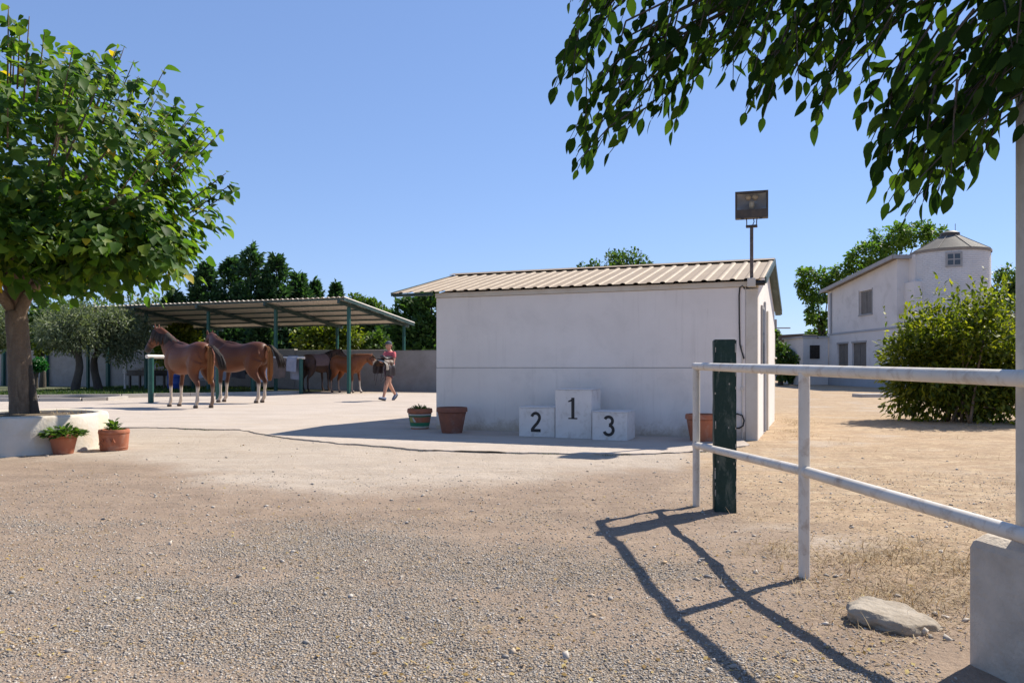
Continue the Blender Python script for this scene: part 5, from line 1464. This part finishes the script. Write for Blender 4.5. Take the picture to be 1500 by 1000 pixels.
def big_tree(specs, label, base_px, d, seed, n=9000):
    rg = np.random.default_rng(seed); b = behind(base_px, d)
    t = thing('garden_tree', label, 'tree', b)
    PP, OO = [], []
    bb = Vector(b)
    zt = 2.5
    limb(t, [Vector((0,0,-.1)), Vector((.1,0,zt)), Vector((.0,0,zt+2))], .25, .12, M['bark_dark'], 'trunk', 10, .05)
    for (px, py, w, h) in specs:
        c = P(px, py, d + rg.normal()*.6); r = w/F*d/2; rz = h/F*d/2
        p, o, cl, _ = clump_crown(rg, c, (r*.8, r*.8, rz*.8), 14, int(n*w*h/sum(s[2]*s[3] for s in specs)), r*.34, .72, .9)
        PP.append(p); OO.append(o)
        e = c - bb; limb(t, [Vector((0,0,zt)), Vector((e.x*.4, e.y*.4, (zt+e.z)*.5)), e], .09, .02, M['bark_dark'], 'branch', 6, .05, 4)
    pos, out = np.concatenate(PP), np.concatenate(OO); n = len(pos)
    ax = out + rdir(n, rg)*.8 + np.array([0,0,-.2]); nr = out*.6 + np.array([0,0,.7]) + .6*rdir(n, rg)
    o = link('crown', scatter_mesh('crown', QV, QF, pos, ax, nr, .24*(.6+.8*rg.random(n)), L['garden'], rg.random(n)), t); o['kind'] = 'stuff'; o.location = -t.location
big_tree([(1310,350,70,50),(1345,345,60,40),(1272,375,60,40),(1235,395,46,36),(1300,385,90,50),(1262,405,60,40),(1370,342,34,26)], 'tall green tree spreading above the white house roof', 1290, 52, 401, 7000)
big_tree([(1192,405,52,36),(1183,430,36,40),(1195,455,34,50),(1214,425,44,50),(1200,485,40,40),(1222,470,40,50),(1175,418,26,20)], 'loose green tree at the far corner of the white house', 1205, 53, 402, 4600)
rt(1476,40,386,540,70,'broadleaf_tree','dark tree showing right of the round tower',L['broad'],213,n=4500,ls=.22)
rt(1143,44,500,560,46,'hedge_bush','dark bush by the far wall behind the stable',L['broad'],214,n=2600,ls=.2,cat='bush')
rt(1163,47,508,560,36,'hedge_bush','dark hedge bush beside the house annex',L['conifer2'],215,n=2600,ls=.2,cat='bush')
rt(1126,48,470,560,30,'broadleaf_tree','narrow green tree close behind the stable right side',L['broad'],216,n=2200,ls=.2)
# far tree line that closes the view at the horizon
n = 26000
xx = RNG.uniform(-150, 110, n); hh = 3.2 + 2.2*fbm(xx*.11, xx*0, 61, 4)*1.2
pos = np.stack([xx, 95 + 6*RNG.random(n), hh*RNG.random(n)**.8], -1)
ax = rdir(n); s = .7*(.6+.8*RNG.random(n))
tag(link('far_woodland', scatter_mesh('far_woodland', QV, QF, pos, ax, rdir(n)+np.array([0,-.5,.8]), s, L['broad'], RNG.random(n))), 'far-off line of trees on the horizon', 'woodland', kind='stuff')

# ================================================================== HORSES
def catmull(rows, n):
    rows = np.array(rows, float); out = []
    for i in range(len(rows)-1):
        p0, p1, p2, p3 = rows[max(i-1,0)], rows[i], rows[i+1], rows[min(i+2,len(rows)-1)]
        for k in range(n):
            t = k/n
            out.append(.5*((2*p1)+(-p0+p2)*t+(2*p0-5*p1+4*p2-p3)*t*t+(-p0+3*p1-3*p2+p3)*t**3))
    out.append(rows[-1]); return np.array(out)
def loft(mb, rows, seg=16, n=4, lat=(0,1,0)):
    """rows: x,y,z, half width (lateral), half height; closed elliptic tube"""
    rr = catmull(rows, n); k = len(rr); lat = Vector(lat); vs, fs = [], []
    for i in range(k):
        t = Vector(rr[min(i+1,k-1),:3] - rr[max(i-1,0),:3])
        if t.length < 1e-6: t = Vector((1,0,0))
        t.normalize(); s = lat - t*lat.dot(t); s.normalize(); u = s.cross(t); c = Vector(rr[i,:3])
        for j in range(seg):
            a = 2*math.pi*j/seg
            vs.append(c + s*max(.004,rr[i,3])*math.cos(a) + u*max(.004,rr[i,4])*math.sin(a))
    for i in range(k-1):
        for j in range(seg):
            j2 = (j+1) % seg; fs.append((i*seg+j, i*seg+j2, (i+1)*seg+j2, (i+1)*seg+j))
    fs.append(tuple(range(seg-1,-1,-1))); fs.append(tuple((k-1)*seg+j for j in range(seg)))
    mb.add(vs, fs)
def fuse(mb, voxel, smooth=6, factor=.5):
    """one continuous skin from overlapping lofts"""
    me = bpy.data.meshes.new('tmp'); me.from_pydata(mb.v, [], mb.f)
    bm = bmesh.new(); bm.from_mesh(me); bmesh.ops.recalc_face_normals(bm, faces=bm.faces[:]); bm.to_mesh(me); bm.free()
    o = bpy.data.objects.new('tmp', me); COL.objects.link(o)
    r_ = o.modifiers.new('r', 'REMESH'); r_.mode = 'VOXEL'; r_.voxel_size = voxel; r_.use_smooth_shade = True
    if smooth:
        s_ = o.modifiers.new('s', 'SMOOTH'); s_.factor = factor; s_.iterations = smooth
    dg = bpy.context.evaluated_depsgraph_get()
    out = bpy.data.meshes.new_from_object(o.evaluated_get(dg))
    bpy.data.objects.remove(o); bpy.data.meshes.remove(me)
    out.polygons.foreach_set('use_smooth', [True]*len(out.polygons))
    return out
m, nt, b = new_mat('horse_coat')
at = N(nt, 'ShaderNodeAttribute', attribute_name='coat').outputs['Color']
n1 = noise(nt, coords(nt, (1,1,.5)), 7, 5, .6)
c = mixc(nt, ramp(nt, n1, .3, .7, 0, .35), at, mixc(nt, 1.0, at, (.6,.55,.5), 'MULTIPLY'))
nt.links.new(c, b.inputs['Base Color']); b.inputs['Roughness'].default_value = .5; b.inputs['Specular IOR Level'].default_value = .28
bump(nt, b, noise(nt, coords(nt, (1,1,.3)), 60, 3, .6), .12, .004)
try: b.inputs['Sheen Weight'].default_value = .0
except Exception: pass
M['coat'] = m
def hair_mat(nm, c1, c2):
    return surf(nm, c1, c2, 9, .75, 60, .4, .004, stretch=(1,1,.15), spec=.15)
M['hair_black'] = hair_mat('black_hair', (.018,.015,.014), (.05,.042,.038))
M['hair_bay'] = hair_mat('bay_hair', (.24,.10,.035), (.16,.07,.025))
M['hair_dark'] = hair_mat('dark_brown_hair', (.07,.035,.018), (.045,.024,.014))
def hair_bundle(parent, name, mat, strands, w=.014, label=None):
    """strands: list of polylines -> flat tapering locks"""
    mb = MB()
    for pts in strands:
        k = len(pts); ww = [w*(.6+.6*math.sin(math.pi*min(1,(i+.6)/k))) * (.35 if i == k-1 else 1) for i in range(k)]
        mb.tube([Vector(p) for p in pts], ww, 5, True)
    return mb.build(name, mat, parent, smooth=True)

def make_horse(label, loc_, heading, scale, neck, headv, coat, dark, socks=(1,1,1,1), yaw=0.0, voxel=.02, tails='both', mane='hair_dark', legs=None, seed=0):
    """neck: poll position in local x,z ; headv: muzzle offset from the poll ; yaw turns neck and head sideways (left +)"""
    rgp = random.Random(seed)
    t = thing('horse', label, 'horse', loc_, heading, 'horses in the yard'); t.scale = (scale,)*3
    mb = MB()
    # trunk: croup high, back slightly hollow, withers, deep chest, tucked belly
    loft(mb, [(-.80,0,1.20,.09,.13),(-.74,0,1.20,.18,.24),(-.61,0,1.20,.255,.295),(-.43,0,1.19,.275,.315),(-.21,0,1.155,.265,.305),(.02,0,1.12,.28,.335),(.25,0,1.105,.28,.365),(.42,0,1.13,.25,.37),(.57,0,1.145,.215,.32),(.68,0,1.145,.17,.245),(.75,0,1.145,.10,.15)], 22, 4)
    loft(mb, [(-.05,0,1.36,.07,.08),(.18,0,1.40,.075,.10),(.36,0,1.425,.07,.11),(.52,0,1.42,.07,.13)], 12, 3)      # withers ridge
    for s in (-1,1):       # haunch and shoulder muscle
        loft(mb, [(-.72,s*.12,1.22,.10,.16),(-.56,s*.15,1.16,.13,.25),(-.42,s*.16,1.05,.11,.24),(-.36,s*.165,.95,.08,.14)], 14, 3)
        loft(mb, [(.36,s*.15,1.34,.06,.08),(.50,s*.165,1.18,.085,.16),(.58,s*.15,1.03,.085,.14),(.50,s*.15,.92,.075,.10)], 12, 3)
    # neck and head
    by = Vector((math.cos(yaw), math.sin(yaw)))
    b0 = Vector((.56,0,1.22)); nx, nz = neck
    poll = Vector((b0.x + (nx-b0.x)*by.x, (nx-b0.x)*by.y, nz))
    mid = b0.lerp(poll, .5) + Vector((.02,0,.035)); mid.y *= .7
    q1 = b0.lerp(poll,.25) + Vector((.015,0,.015)); q1.y *= .4
    q3 = b0.lerp(poll,.78) + Vector((0,0,.03))
    loft(mb, [(.42,0,1.18,.19,.31),(q1.x,q1.y,q1.z,.165,.275),(mid.x,mid.y,mid.z,.125,.215),(q3.x,q3.y,q3.z,.10,.165),(poll.x,poll.y,poll.z,.085,.13)], 16, 4, lat=(-by.y*.6,1,0))
    hx_, hz_ = headv
    yh = yaw*1.35; hv = Vector((hx_*math.cos(yh), hx_*math.sin(yh), hz_)); lat = (-math.sin(yh), math.cos(yh), 0)
    def hp(q): return poll + hv*q
    dn = Vector((hv.z*math.cos(yh), hv.z*math.sin(yh), -hx_)).normalized()      # toward the jaw
    if dn.z > 0: dn = -dn
    rows = []
    for q, w, h, dj in ((-.12,.07,.08,.02),(0,.095,.125,.03),(.15,.112,.165,.06),(.35,.102,.165,.055),(.55,.082,.118,.025),(.75,.070,.092,.008),(.90,.072,.090,.012),(1.0,.064,.076,.014),(1.06,.035,.04,.014)):
        p = hp(q) + dn*dj; rows.append((p.x,p.y,p.z,w,h))
    loft(mb, rows, 16, 3, lat=lat)
    lv = Vector(lat)
    for s in (-1,1):
        e0 = hp(.0) - dn*.06 + lv*s*.05
        up = -dn*.55 - hv.normalized()*.8; up.normalize()
        loft(mb, [(*e0,.03,.025),(*(e0+up*.08+lv*s*.012),.034,.022),(*(e0+up*.13+lv*s*.02),.018,.012),(*(e0+up*.155+lv*s*.02),.005,.005)], 8, 2, lat=lat)
    # legs: order front left, front right, hind left, hind right ; dx shifts the foot forward
    legs = legs or (0,.05,.02,-.06)
    for s, dx in ((1,legs[0]),(-1,legs[1])):
        y = s*.15
        loft(mb, [(.52,y,1.06,.085,.14),(.49+dx*.1,y,.94,.072,.105),(.48+dx*.3,y*.98,.78,.055,.068),(.485+dx*.55,y*.95,.60,.046,.052),(.495+dx*.65,y*.93,.53,.049,.056),(.49+dx*.72,y*.92,.45,.036,.042),(.487+dx*.85,y*.9,.28,.030,.036),(.49+dx*.95,y*.9,.155,.040,.047),(.525+dx,y*.9,.09,.036,.042),(.545+dx,y*.9,.055,.048,.055),(.56+dx,y*.9,.0,.058,.068)], 12, 3)
    for s, dx in ((1,legs[2]),(-1,legs[3])):
        y = s*.15
        loft(mb, [(-.54,y,1.10,.14,.25),(-.48+dx*.15,y*1.05,.92,.125,.22),(-.51+dx*.4,y*1.02,.76,.095,.15),(-.60+dx*.6,y,.63,.060,.09),(-.665+dx*.75,y*.97,.545,.047,.066),(-.675+dx*.8,y*.96,.47,.041,.052),(-.665+dx*.9,y*.95,.30,.033,.040),(-.66+dx*.95,y*.95,.165,.043,.050),(-.625+dx,y*.95,.095,.038,.044),(-.605+dx,y*.95,.055,.050,.056),(-.59+dx,y*.95,.0,.060,.068)], 12, 3)
    me = fuse(mb, voxel, 5, .5)
    # coat colours as the animal wears them
    k = len(me.vertices); co = np.empty(k*3, np.float32); me.vertices.foreach_get('co', co); co = co.reshape(-1,3)
    base = np.array(coat); drk = np.array(dark)
    x, y, z = co[:,0], co[:,1], co[:,2]
    nn = fbm(x*2.3+7, z*2.3+y, 3, 3)
    col = base[None]*(1 + .35*(nn-.45))[:,None]
    top = sstep(1.30,1.47,z)*sstep(-.5,-.1,x)*sstep(1.0,.5,x)
    col = col*(1-.55*top[:,None]) + drk*.55*top[:,None]
    und = sstep(.98,.82,z)*sstep(.70,.80,z)*sstep(.42,.30,np.abs(x+.05)); col = col*(1+.35*und[:,None])
    low = sstep(.80,.50,z); col = col*(1-.45*low[:,None]) + drk*.45*low[:,None]
    white = np.array([.56,.47,.38])
    for f_, (sx, sy) in zip(socks, ((1,1),(1,-1),(-1,1),(-1,-1))):
        mk = (np.sign(x) == sx) & (np.sign(y) == sy)
        w_ = sstep(.46+.05, .46-.05, z + .05*(nn-.5))*f_*mk; col = col*(1-w_[:,None]) + white*w_[:,None]
    hf = sstep(.068,.052,z); col = col*(1-hf[:,None]) + np.array([.10,.07,.05])*hf[:,None]
    mz = np.linalg.norm(co - np.array(hp(1.0)+dn*.01), axis=1); w_ = sstep(.22,.12,mz); col = col*(1-w_[:,None]) + np.array([.035,.025,.022])*w_[:,None]
    a = me.color_attributes.new('coat', 'FLOAT_COLOR', 'POINT')
    a.data.foreach_set('color', np.concatenate([np.clip(col,0,1), np.ones((k,1))], 1).astype(np.float32).ravel())
    me.materials.append(M['coat'])
    link('body', me, t)
    for s in (-1,1):
        e = hp(.30) - dn*.045 + lv*s*.082
        MB().lathe([(.0001,-.02),(.016,-.012),(.02,0),(.016,.012),(.0001,.02)], 10, e).build('eye', M['eye'], t, smooth=True)
    # mane along the crest, falling to the left
    st_ = []
    for i in range(64):
        q = i/63
        if q < .34: p = Vector((.42,0,1.5)).lerp(q1 + Vector((-.06,0,.235)), q/.34)
        elif q < .67: p = (q1 + Vector((-.06,0,.235))).lerp(mid + Vector((-.09,0,.175)), (q-.34)/.33)
        else: p = (mid + Vector((-.09,0,.175))).lerp(poll - dn*.105, (q-.67)/.33)
        sd = 1 if rgp.random() < .85 else -1
        ln = .17+.12*rgp.random()
        st_.append([p + Vector((0,-.01*sd,-.03)), p + Vector((0,.02*sd,.012)), p + Vector((-.01,.075*sd,-.05)), p + Vector((-.015+.03*rgp.random(),.105*sd,-.05-ln*.5)), p + Vector((-.02+.05*rgp.random(),.118*sd,-.05-ln))])
    hair_bundle(t, 'mane', M[mane], st_, .020)
    fl_ = [[poll - dn*.10 + lv*.03*j, hp(.1) - dn*.12 + lv*.035*j, hp(.28+.08*rgp.random()) - dn*.10 + lv*.04*j] for j in (-1.2,-.6,0,.6,1.2)]
    hair_bundle(t, 'forelock', M[mane], fl_, .013)
    # tail
    if tails in ('both','bay'):
        st_ = []
        for i in range(34):
            a_ = rgp.random()*6.28; r_ = .05*math.sqrt(rgp.random()); ox, oy = r_*math.cos(a_), r_*math.sin(a_)*1.2
            st_.append([(-.76+ox*.4,oy*.5,1.40),(-.86+ox*.6,oy*.7,1.36),(-.905+ox,oy,1.20),(-.905+ox,oy*1.1,.95),(-.895+ox*1.1,oy*1.2,.72),(-.885+ox*.8,oy,.60-.06*rgp.random())])
        hair_bundle(t, 'tail', M['hair_bay'], st_, .017)
    if tails in ('both','black'):
        st_ = []
        sw = 1 if tails == 'both' else 0
        for i in range(46):
            a_ = rgp.random()*6.28; r_ = .06*math.sqrt(rgp.random()); ox, oy = r_*math.cos(a_), r_*math.sin(a_)
            if sw: st_.append([(-.80,-.02+oy*.3,1.42),(-.90+ox*.5,-.05+oy*.5,1.40),(-.98+ox,-.09+oy,1.30+ox),(-1.05+ox*1.3,-.13+oy*1.2,1.17),(-1.10+ox*1.5+.02*rgp.random(),-.16+oy*1.4,1.03),(-1.12+ox*1.6,-.17+oy*1.5,.94-.10*rgp.random())])
            else: st_.append([(-.78+ox*.3,oy*.4,1.40),(-.88+ox*.5,oy*.6,1.34),(-.92+ox,oy,1.12),(-.92+ox*1.2,oy*1.3,.85),(-.91+ox*1.3,oy*1.3,.62),(-.90+ox,oy,.48-.08*rgp.random())])
        o = hair_bundle(t, 'tail_tuft' if sw else 'tail', M['hair_black'], st_, .016)
        if sw: o['label'] = 'black tail hair swung out to the side'
    return t, poll, hv, dn, lv, hp
def hd2(vx, vy): return math.atan2(vy, vx)
BAY = (.135,.043,.016); BAYD = (.040,.020,.015)
# placed by the feet: hind feet at the origin of the wheelbase
def place(px, py, hvx, hvy, scale):
    p = G(px, py, SLAB_Z); d = Vector((hvx,hvy,0)).normalized(); o = p + d*(.62*scale); o.z = SLAB_Z; return o, hd2(hvx,hvy)
l_, h_ = place(298, 597.5, -.80, .60, 1.07)
h1 = make_horse('bay horse with white socks, its rump turned to us, head high at the rail', l_, h_, 1.07, (1.08,1.78), (.34,-.46), BAY, BAYD, (1,1,1,.25), .25, .018, 'both', 'hair_black', (.02,.06,.06,-.10), 1)
l_, h_ = place(382, 590, -.93, .37, 1.13)
h2 = make_horse('bay horse standing side-on behind the front one, head turned away', l_, h_, 1.13, (1.30,1.66), (.34,-.38), (.105,.034,.013), BAYD, (1,1,.9,.9), -.42, .018, 'both', 'hair_dark', (.02,.08,.0,.05), 2)
l_, h_ = place(449, 573.5, .42, .85, 1.02)
h3 = make_horse('dark brown horse with a mauve rug on its back, by the wall', l_, h_, 1.02, (1.08,1.62), (.40,-.34), (.075,.040,.028), (.03,.018,.014), (0,0,0,0), -.75, .026, 'black', 'hair_black', (0,.06,.02,-.05), 3)
l_, h_ = place(492, 574.5, .80, -.55, .98)
h4 = make_horse('chestnut horse facing right at the wall, wearing a dark bridle', l_, h_, .98, (1.16,1.40), (.36,-.40), (.19,.062,.022), (.05,.025,.015), (.9,.5,.4,.3), .35, .026, 'black', 'hair_dark', (.12,-.05,.05,-.08), 4)
h4[0]['label'] = 'chestnut horse facing right at the wall, wearing a dark bridle'
# rug on horse 3, bridle on horse 4, halters on 1 and 2
def strap(parent, pts, r, mat, name):
    return MB().tube([Vector(p) for p in pts], r, 6).build(name, mat, parent, smooth=True)
def halter(hr, mat, name='halter'):
    t, poll, hv, dn, lv, hp = hr
    mb = MB()
    for q, w, h, dj in ((.62,.074,.10,.018),(.06,.100,.135,.035)):
        c = hp(q) + dn*dj; ring = [c + lv*(w*math.cos(a)) + dn*(h*math.sin(a)) for a in np.linspace(0,2*math.pi,17)]
        mb.tube(ring, .011, 6, False)
    for s in (-1,1): mb.tube([hp(.06)+lv*s*.105+dn*.03, hp(.35)+lv*s*.105+dn*.04, hp(.62)+lv*s*.078+dn*.02], .010, 6)
    return mb.build(name, mat, t, smooth=True)
halter(h1, M['hair_dark']); halter(h2, M['hair_dark']); halter(h4, M['black'], 'bridle'); halter(h3, M['hair_dark'])
vs, fs = [], []; nx_, na = 12, 18
for off in (0,.012):
    for i in range(nx_+1):
        x = -.42 + .85*i/nx_
        for j in range(na+1):
            a = R(-18 + 216*j/na); rw, rh = .300+off, .355+off
            zc = 1.14; rr_ = 1 + .015*math.sin(i*1.7+j)
            vs.append((x + .02*math.sin(j*.9), rw*rr_*math.cos(a), zc + rh*rr_*math.sin(a) + .02*(1 if x > .2 else 0)))
m_ = (nx_+1)*(na+1)
for i in range(nx_):
    for j in range(na):
        k = i*(na+1)+j; fs += [(k,k+1,k+na+2,k+na+1),(m_+k+1,m_+k,m_+k+na+1,m_+k+na+2)]
o = MB().add(vs, fs).build('horse_rug', M['mauvecloth'], None, smooth=True)
o.location = h3[0].location; o.rotation_euler = h3[0].rotation_euler; o.scale = h3[0].scale
tag(o, 'mauve-brown rug over the back of the dark horse by the wall', 'rug')

# ================================================================== PERSON WITH SADDLE
pp = G(571, 586.5, SLAB_Z); hdg = hd2(-.62, -.78); PS = 1.02
per = thing('person', 'person in cap, coral top and dark shorts walking with a saddle in the arms', 'person', pp, hdg); per.scale = (PS,)*3
mb = MB()
# legs: left (y+) leads with the heel down, right trails on its toes
loft(mb, [(.0,.085,.95,.095,.11),(.07,.09,.78,.082,.088),(.16,.09,.60,.066,.07),(.205,.09,.50,.056,.062),(.245,.09,.38,.053,.060),(.30,.09,.20,.038,.042),(.335,.09,.085,.034,.04)], 14, 4)
loft(mb, [(.0,-.085,.95,.095,.11),(-.03,-.09,.78,.082,.088),(-.05,-.09,.60,.066,.07),(-.06,-.09,.50,.056,.062),(-.135,-.09,.38,.053,.060),(-.24,-.09,.24,.038,.042),(-.31,-.09,.155,.034,.04)], 14, 4)
# torso, neck, head
loft(mb, [(0,0,.84,.12,.10),(0,0,.93,.165,.12),(.0,0,1.03,.15,.11),(.01,0,1.15,.145,.105),(.02,0,1.28,.165,.115),(.015,0,1.38,.165,.10),(.01,0,1.43,.10,.075),(.015,0,1.47,.06,.06)], 18, 4)
loft(mb, [(.01,0,1.42,.055,.06),(.025,0,1.49,.052,.056),(.04,0,1.55,.05,.055)], 12, 3)
loft(mb, [(.055,0,1.485,.035,.045),(.055,0,1.52,.058,.075),(.05,0,1.57,.070,.090),(.045,0,1.63,.076,.098),(.038,0,1.68,.070,.088),(.035,0,1.715,.035,.045)], 16, 3)
loft(mb, [(.135,0,1.60,.012,.010),(.152,0,1.585,.014,.016),(.160,0,1.567,.016,.014),(.14,0,1.56,.014,.012)], 8, 2)      # nose
for s in (-1,1):
    loft(mb, [(.03,s*.075,1.57,.012,.012),(.025,s*.086,1.595,.012,.022),(.03,s*.08,1.62,.010,.012)], 8, 2)                # ear
    # arm out in front, forearm level under the saddle
    loft(mb, [(.0,s*.17,1.385,.058,.058),(.03,s*.205,1.29,.050,.052),(.06,s*.225,1.17,.042,.044),(.09,s*.225,1.10,.041,.043),(.20,s*.205,1.085,.038,.040),(.32,s*.175,1.09,.030,.032),(.37,s*.16,1.095,.026,.028)], 12, 4, lat=(0,1,.2))
    # palm and five fingers curled up round the saddle's edge
    loft(mb, [(.36,s*.163,1.095,.028,.020),(.40,s*.155,1.10,.040,.017),(.445,s*.148,1.105,.042,.014)], 10, 3)
    for f_, (o_, ln) in enumerate(((-.030,.062),(-.010,.075),(.010,.072),(.030,.058))):
        x0, y0 = .44, s*(.148) + o_
        loft(mb, [(x0,y0,1.105,.0095,.0095),(x0+ln*.55,y0,1.112,.009,.009),(x0+ln*.9,y0,1.13,.0085,.0085),(x0+ln*.95,y0,1.155,.007,.007)], 8, 2)
    loft(mb, [(.385,s*.120,1.10,.012,.011),(.41,s*.095,1.115,.011,.010),(.435,s*.085,1.135,.009,.008)], 8, 2)
body = fuse(mb, .0105, 3, .4); body.materials.append(M['skin']); link('body', body, per)
# clothes
mb = MB()
loft(mb, [(0,0,.93,.178,.135),(.0,0,1.03,.168,.128),(.012,0,1.15,.165,.125),(.022,0,1.28,.182,.135),(.016,0,1.375,.182,.118),(.012,0,1.42,.125,.092),(.012,0,1.44,.085,.078)], 18, 4)
for s in (-1,1): loft(mb, [(.0,s*.15,1.385,.075,.073),(.02,s*.195,1.32,.066,.068),(.045,s*.215,1.24,.062,.062)], 12, 3, lat=(0,1,.2))
me = fuse(mb, .013, 3, .4); me.materials.append(M['pink']); link('top', me, per)
mb = MB()
loft(mb, [(0,0,1.0,.172,.13),(0,0,.93,.19,.145),(0,0,.86,.185,.145),(.01,0,.80,.16,.14)], 18, 3)
loft(mb, [(.02,.085,.92,.115,.135),(.07,.092,.80,.112,.125),(.12,.095,.68,.108,.118)], 14, 3)
loft(mb, [(.0,-.085,.92,.115,.135),(-.02,-.092,.80,.112,.125),(-.035,-.095,.68,.108,.118)], 14, 3)
me = fuse(mb, .014, 3, .4); me.materials.append(M['shorts']); link('shorts', me, per)
mb = MB()
loft(mb, [(.045,0,1.635,.086,.108),(.040,0,1.67,.084,.104),(.035,0,1.71,.068,.082),(.033,0,1.735,.03,.036)], 16, 3)
me = fuse(mb, .011, 2, .4); me.materials.append(M['cap']); cp = link('cap', me, per)
vs = []; 
for zt in (0,.008):
    for i in range(11):
        a = R(-75+150*i/10); vs += [(.045+.105*math.cos(a), .084*math.sin(a), 1.642+zt), (.055+.175*math.cos(a)*(.75+.25*math.cos(a)), .088*math.sin(a), 1.628+zt)]
fs = []
for i in range(10):
    k = 2*i; fs += [(k,k+1,k+3,k+2),(22+k+2,22+k+3,22+k+1,22+k),(k+1,23+k,25+k,k+3),(k,k+2,24+k,22+k)]
MB().add(vs, fs).build('brim', M['black'], cp, smooth=True)
mb = MB(); loft(mb, [(-.01,0,1.64,.072,.06),(-.035,0,1.57,.066,.045),(-.04,0,1.50,.05,.03)], 12, 3)
me = fuse(mb, .011, 2, .4); me.materials.append(M['hairbrown']); link('hair', me, per)
for s in (-1,1): MB().lathe([(.0001,-.009),(.008,-.005),(.01,0),(.008,.005),(.0001,.009)], 8, (.128,s*.032,1.612)).build('eye', M['eye'], per)
MB().obox((.134,0,1.532), (.006,0,0), (0,.024,0), (0,0,.005)).build('mouth', surf('lips', (.36,.12,.10), (.32,.10,.09), 5), per)
def shoe(p, ang, name):
    c, s = math.cos(ang), math.sin(ang)
    T = lambda x, z: (p[0] + x*c - z*s, p[1], p[2] + x*s + z*c)
    mb = MB(); rows = []
    for x, z, w, h in ((-.085,.045,.030,.040),(-.06,.05,.042,.052),(.0,.05,.042,.050),(.07,.042,.048,.038),(.13,.035,.046,.030),(.175,.03,.032,.022)):
        q = T(x,z); rows.append((*q,w,h))
    loft(mb, rows, 12, 3); me = fuse(mb, .010, 2, .4); me.materials.append(M['shoe']); o = link(name, me, per)
    vs = []
    for zt in (-.008,.016):
        for i in range(20):
            a = 2*math.pi*i/20; q = T(.045+.14*math.cos(a), zt); vs.append((q[0], p[1] + (.047+.008*math.cos(a))*math.sin(a), q[2]))
    fs = [tuple(range(20)), tuple(range(39,19,-1))] + [(i,(i+1)%20,20+(i+1)%20,20+i) for i in range(20)]
    MB().add(vs, fs).build('sole', M['sole'], o)
shoe((.335,.09,.025), R(14), 'shoe'); shoe((-.335,-.09,.105), R(-42), 'shoe')

# saddle carried across the forearms: skirt bent over, seat, pommel and cantle, fleece edge, straps
sd = thing('saddle', 'dark leather saddle with cream fleece edge and dangling straps held by the person', 'saddle', pp, hdg); sd.scale = (PS,)*3; sd.rotation_euler = (R(-7), R(0), hdg)
def saddle_sheet(x0, x1, w, zt, drop, th, mat, name, parent, wav=.012, seed=0):
    vs, fs = [], []; nx, ny = 10, 18
    for off in (0, th):
        for i in range(nx+1):
            x = x0+(x1-x0)*i/nx
            for j in range(ny+1):
                a = -1+2*j/ny; ay = abs(a)
                y = (w+off)*math.copysign(min(ay*1.7,1)**.8, a) * (1+.05*math.sin(i*1.3+seed))
                z = zt + off - drop*max(0,(ay-.35)/.65)**1.15 - .03*ay + wav*math.sin(i*2.1+j*.7+seed)
                vs.append((x + .02*math.sin(j*.6), y, z))
    m_ = (nx+1)*(ny+1)
    for i in range(nx):
        for j in range(ny):
            k = i*(ny+1)+j; fs += [(k,k+1,k+ny+2,k+ny+1),(m_+k+1,m_+k,m_+k+ny+1,m_+k+ny+2)]
    return MB().add(vs, fs).build(name, mat, parent, smooth=True)
pad = saddle_sheet(.12,.50,.25,1.135,.34,.014, M['leather'], 'skirt', sd)
saddle_sheet(.41,.50,.255,1.155,.20,.016, M['fleece'], 'fleece_edge', sd, .010, 2)
saddle_sheet(.15,.46,.215,1.205,.20,.016, M['hairbrown'], 'flap', sd, .004, 4)
mb = MB(); loft(mb, [(.15,0,1.29,.13,.035),(.20,0,1.25,.12,.05),(.30,0,1.235,.10,.045),(.39,0,1.25,.10,.05),(.45,0,1.31,.07,.045)], 14, 4)
me = fuse(mb, .012, 3, .4); me.materials.append(M['leather']); link('seat', me, sd)
for k, (x, y, l) in enumerate(((.45,.19,.5),(.49,.10,.42),(.48,-.05,.55),(.42,-.18,.45),(.5,.2,.36))):
    MB().tube([(x,y*1.25,1.0),(x+.03,y*1.3,1.0-l*.5),(x+.06*math.sin(k),y*1.32,1.0-l)], .008, 6).build('strap', M['leather'], sd)
mb = MB()
mb.tube([(.53+.09*math.cos(a)*.6, .22+.05*math.sin(a), .62+.10*math.sin(a)) for a in np.linspace(0,2*math.pi,15)], .006, 6, False); mb.build('rein_loop', M['leather'], sd)
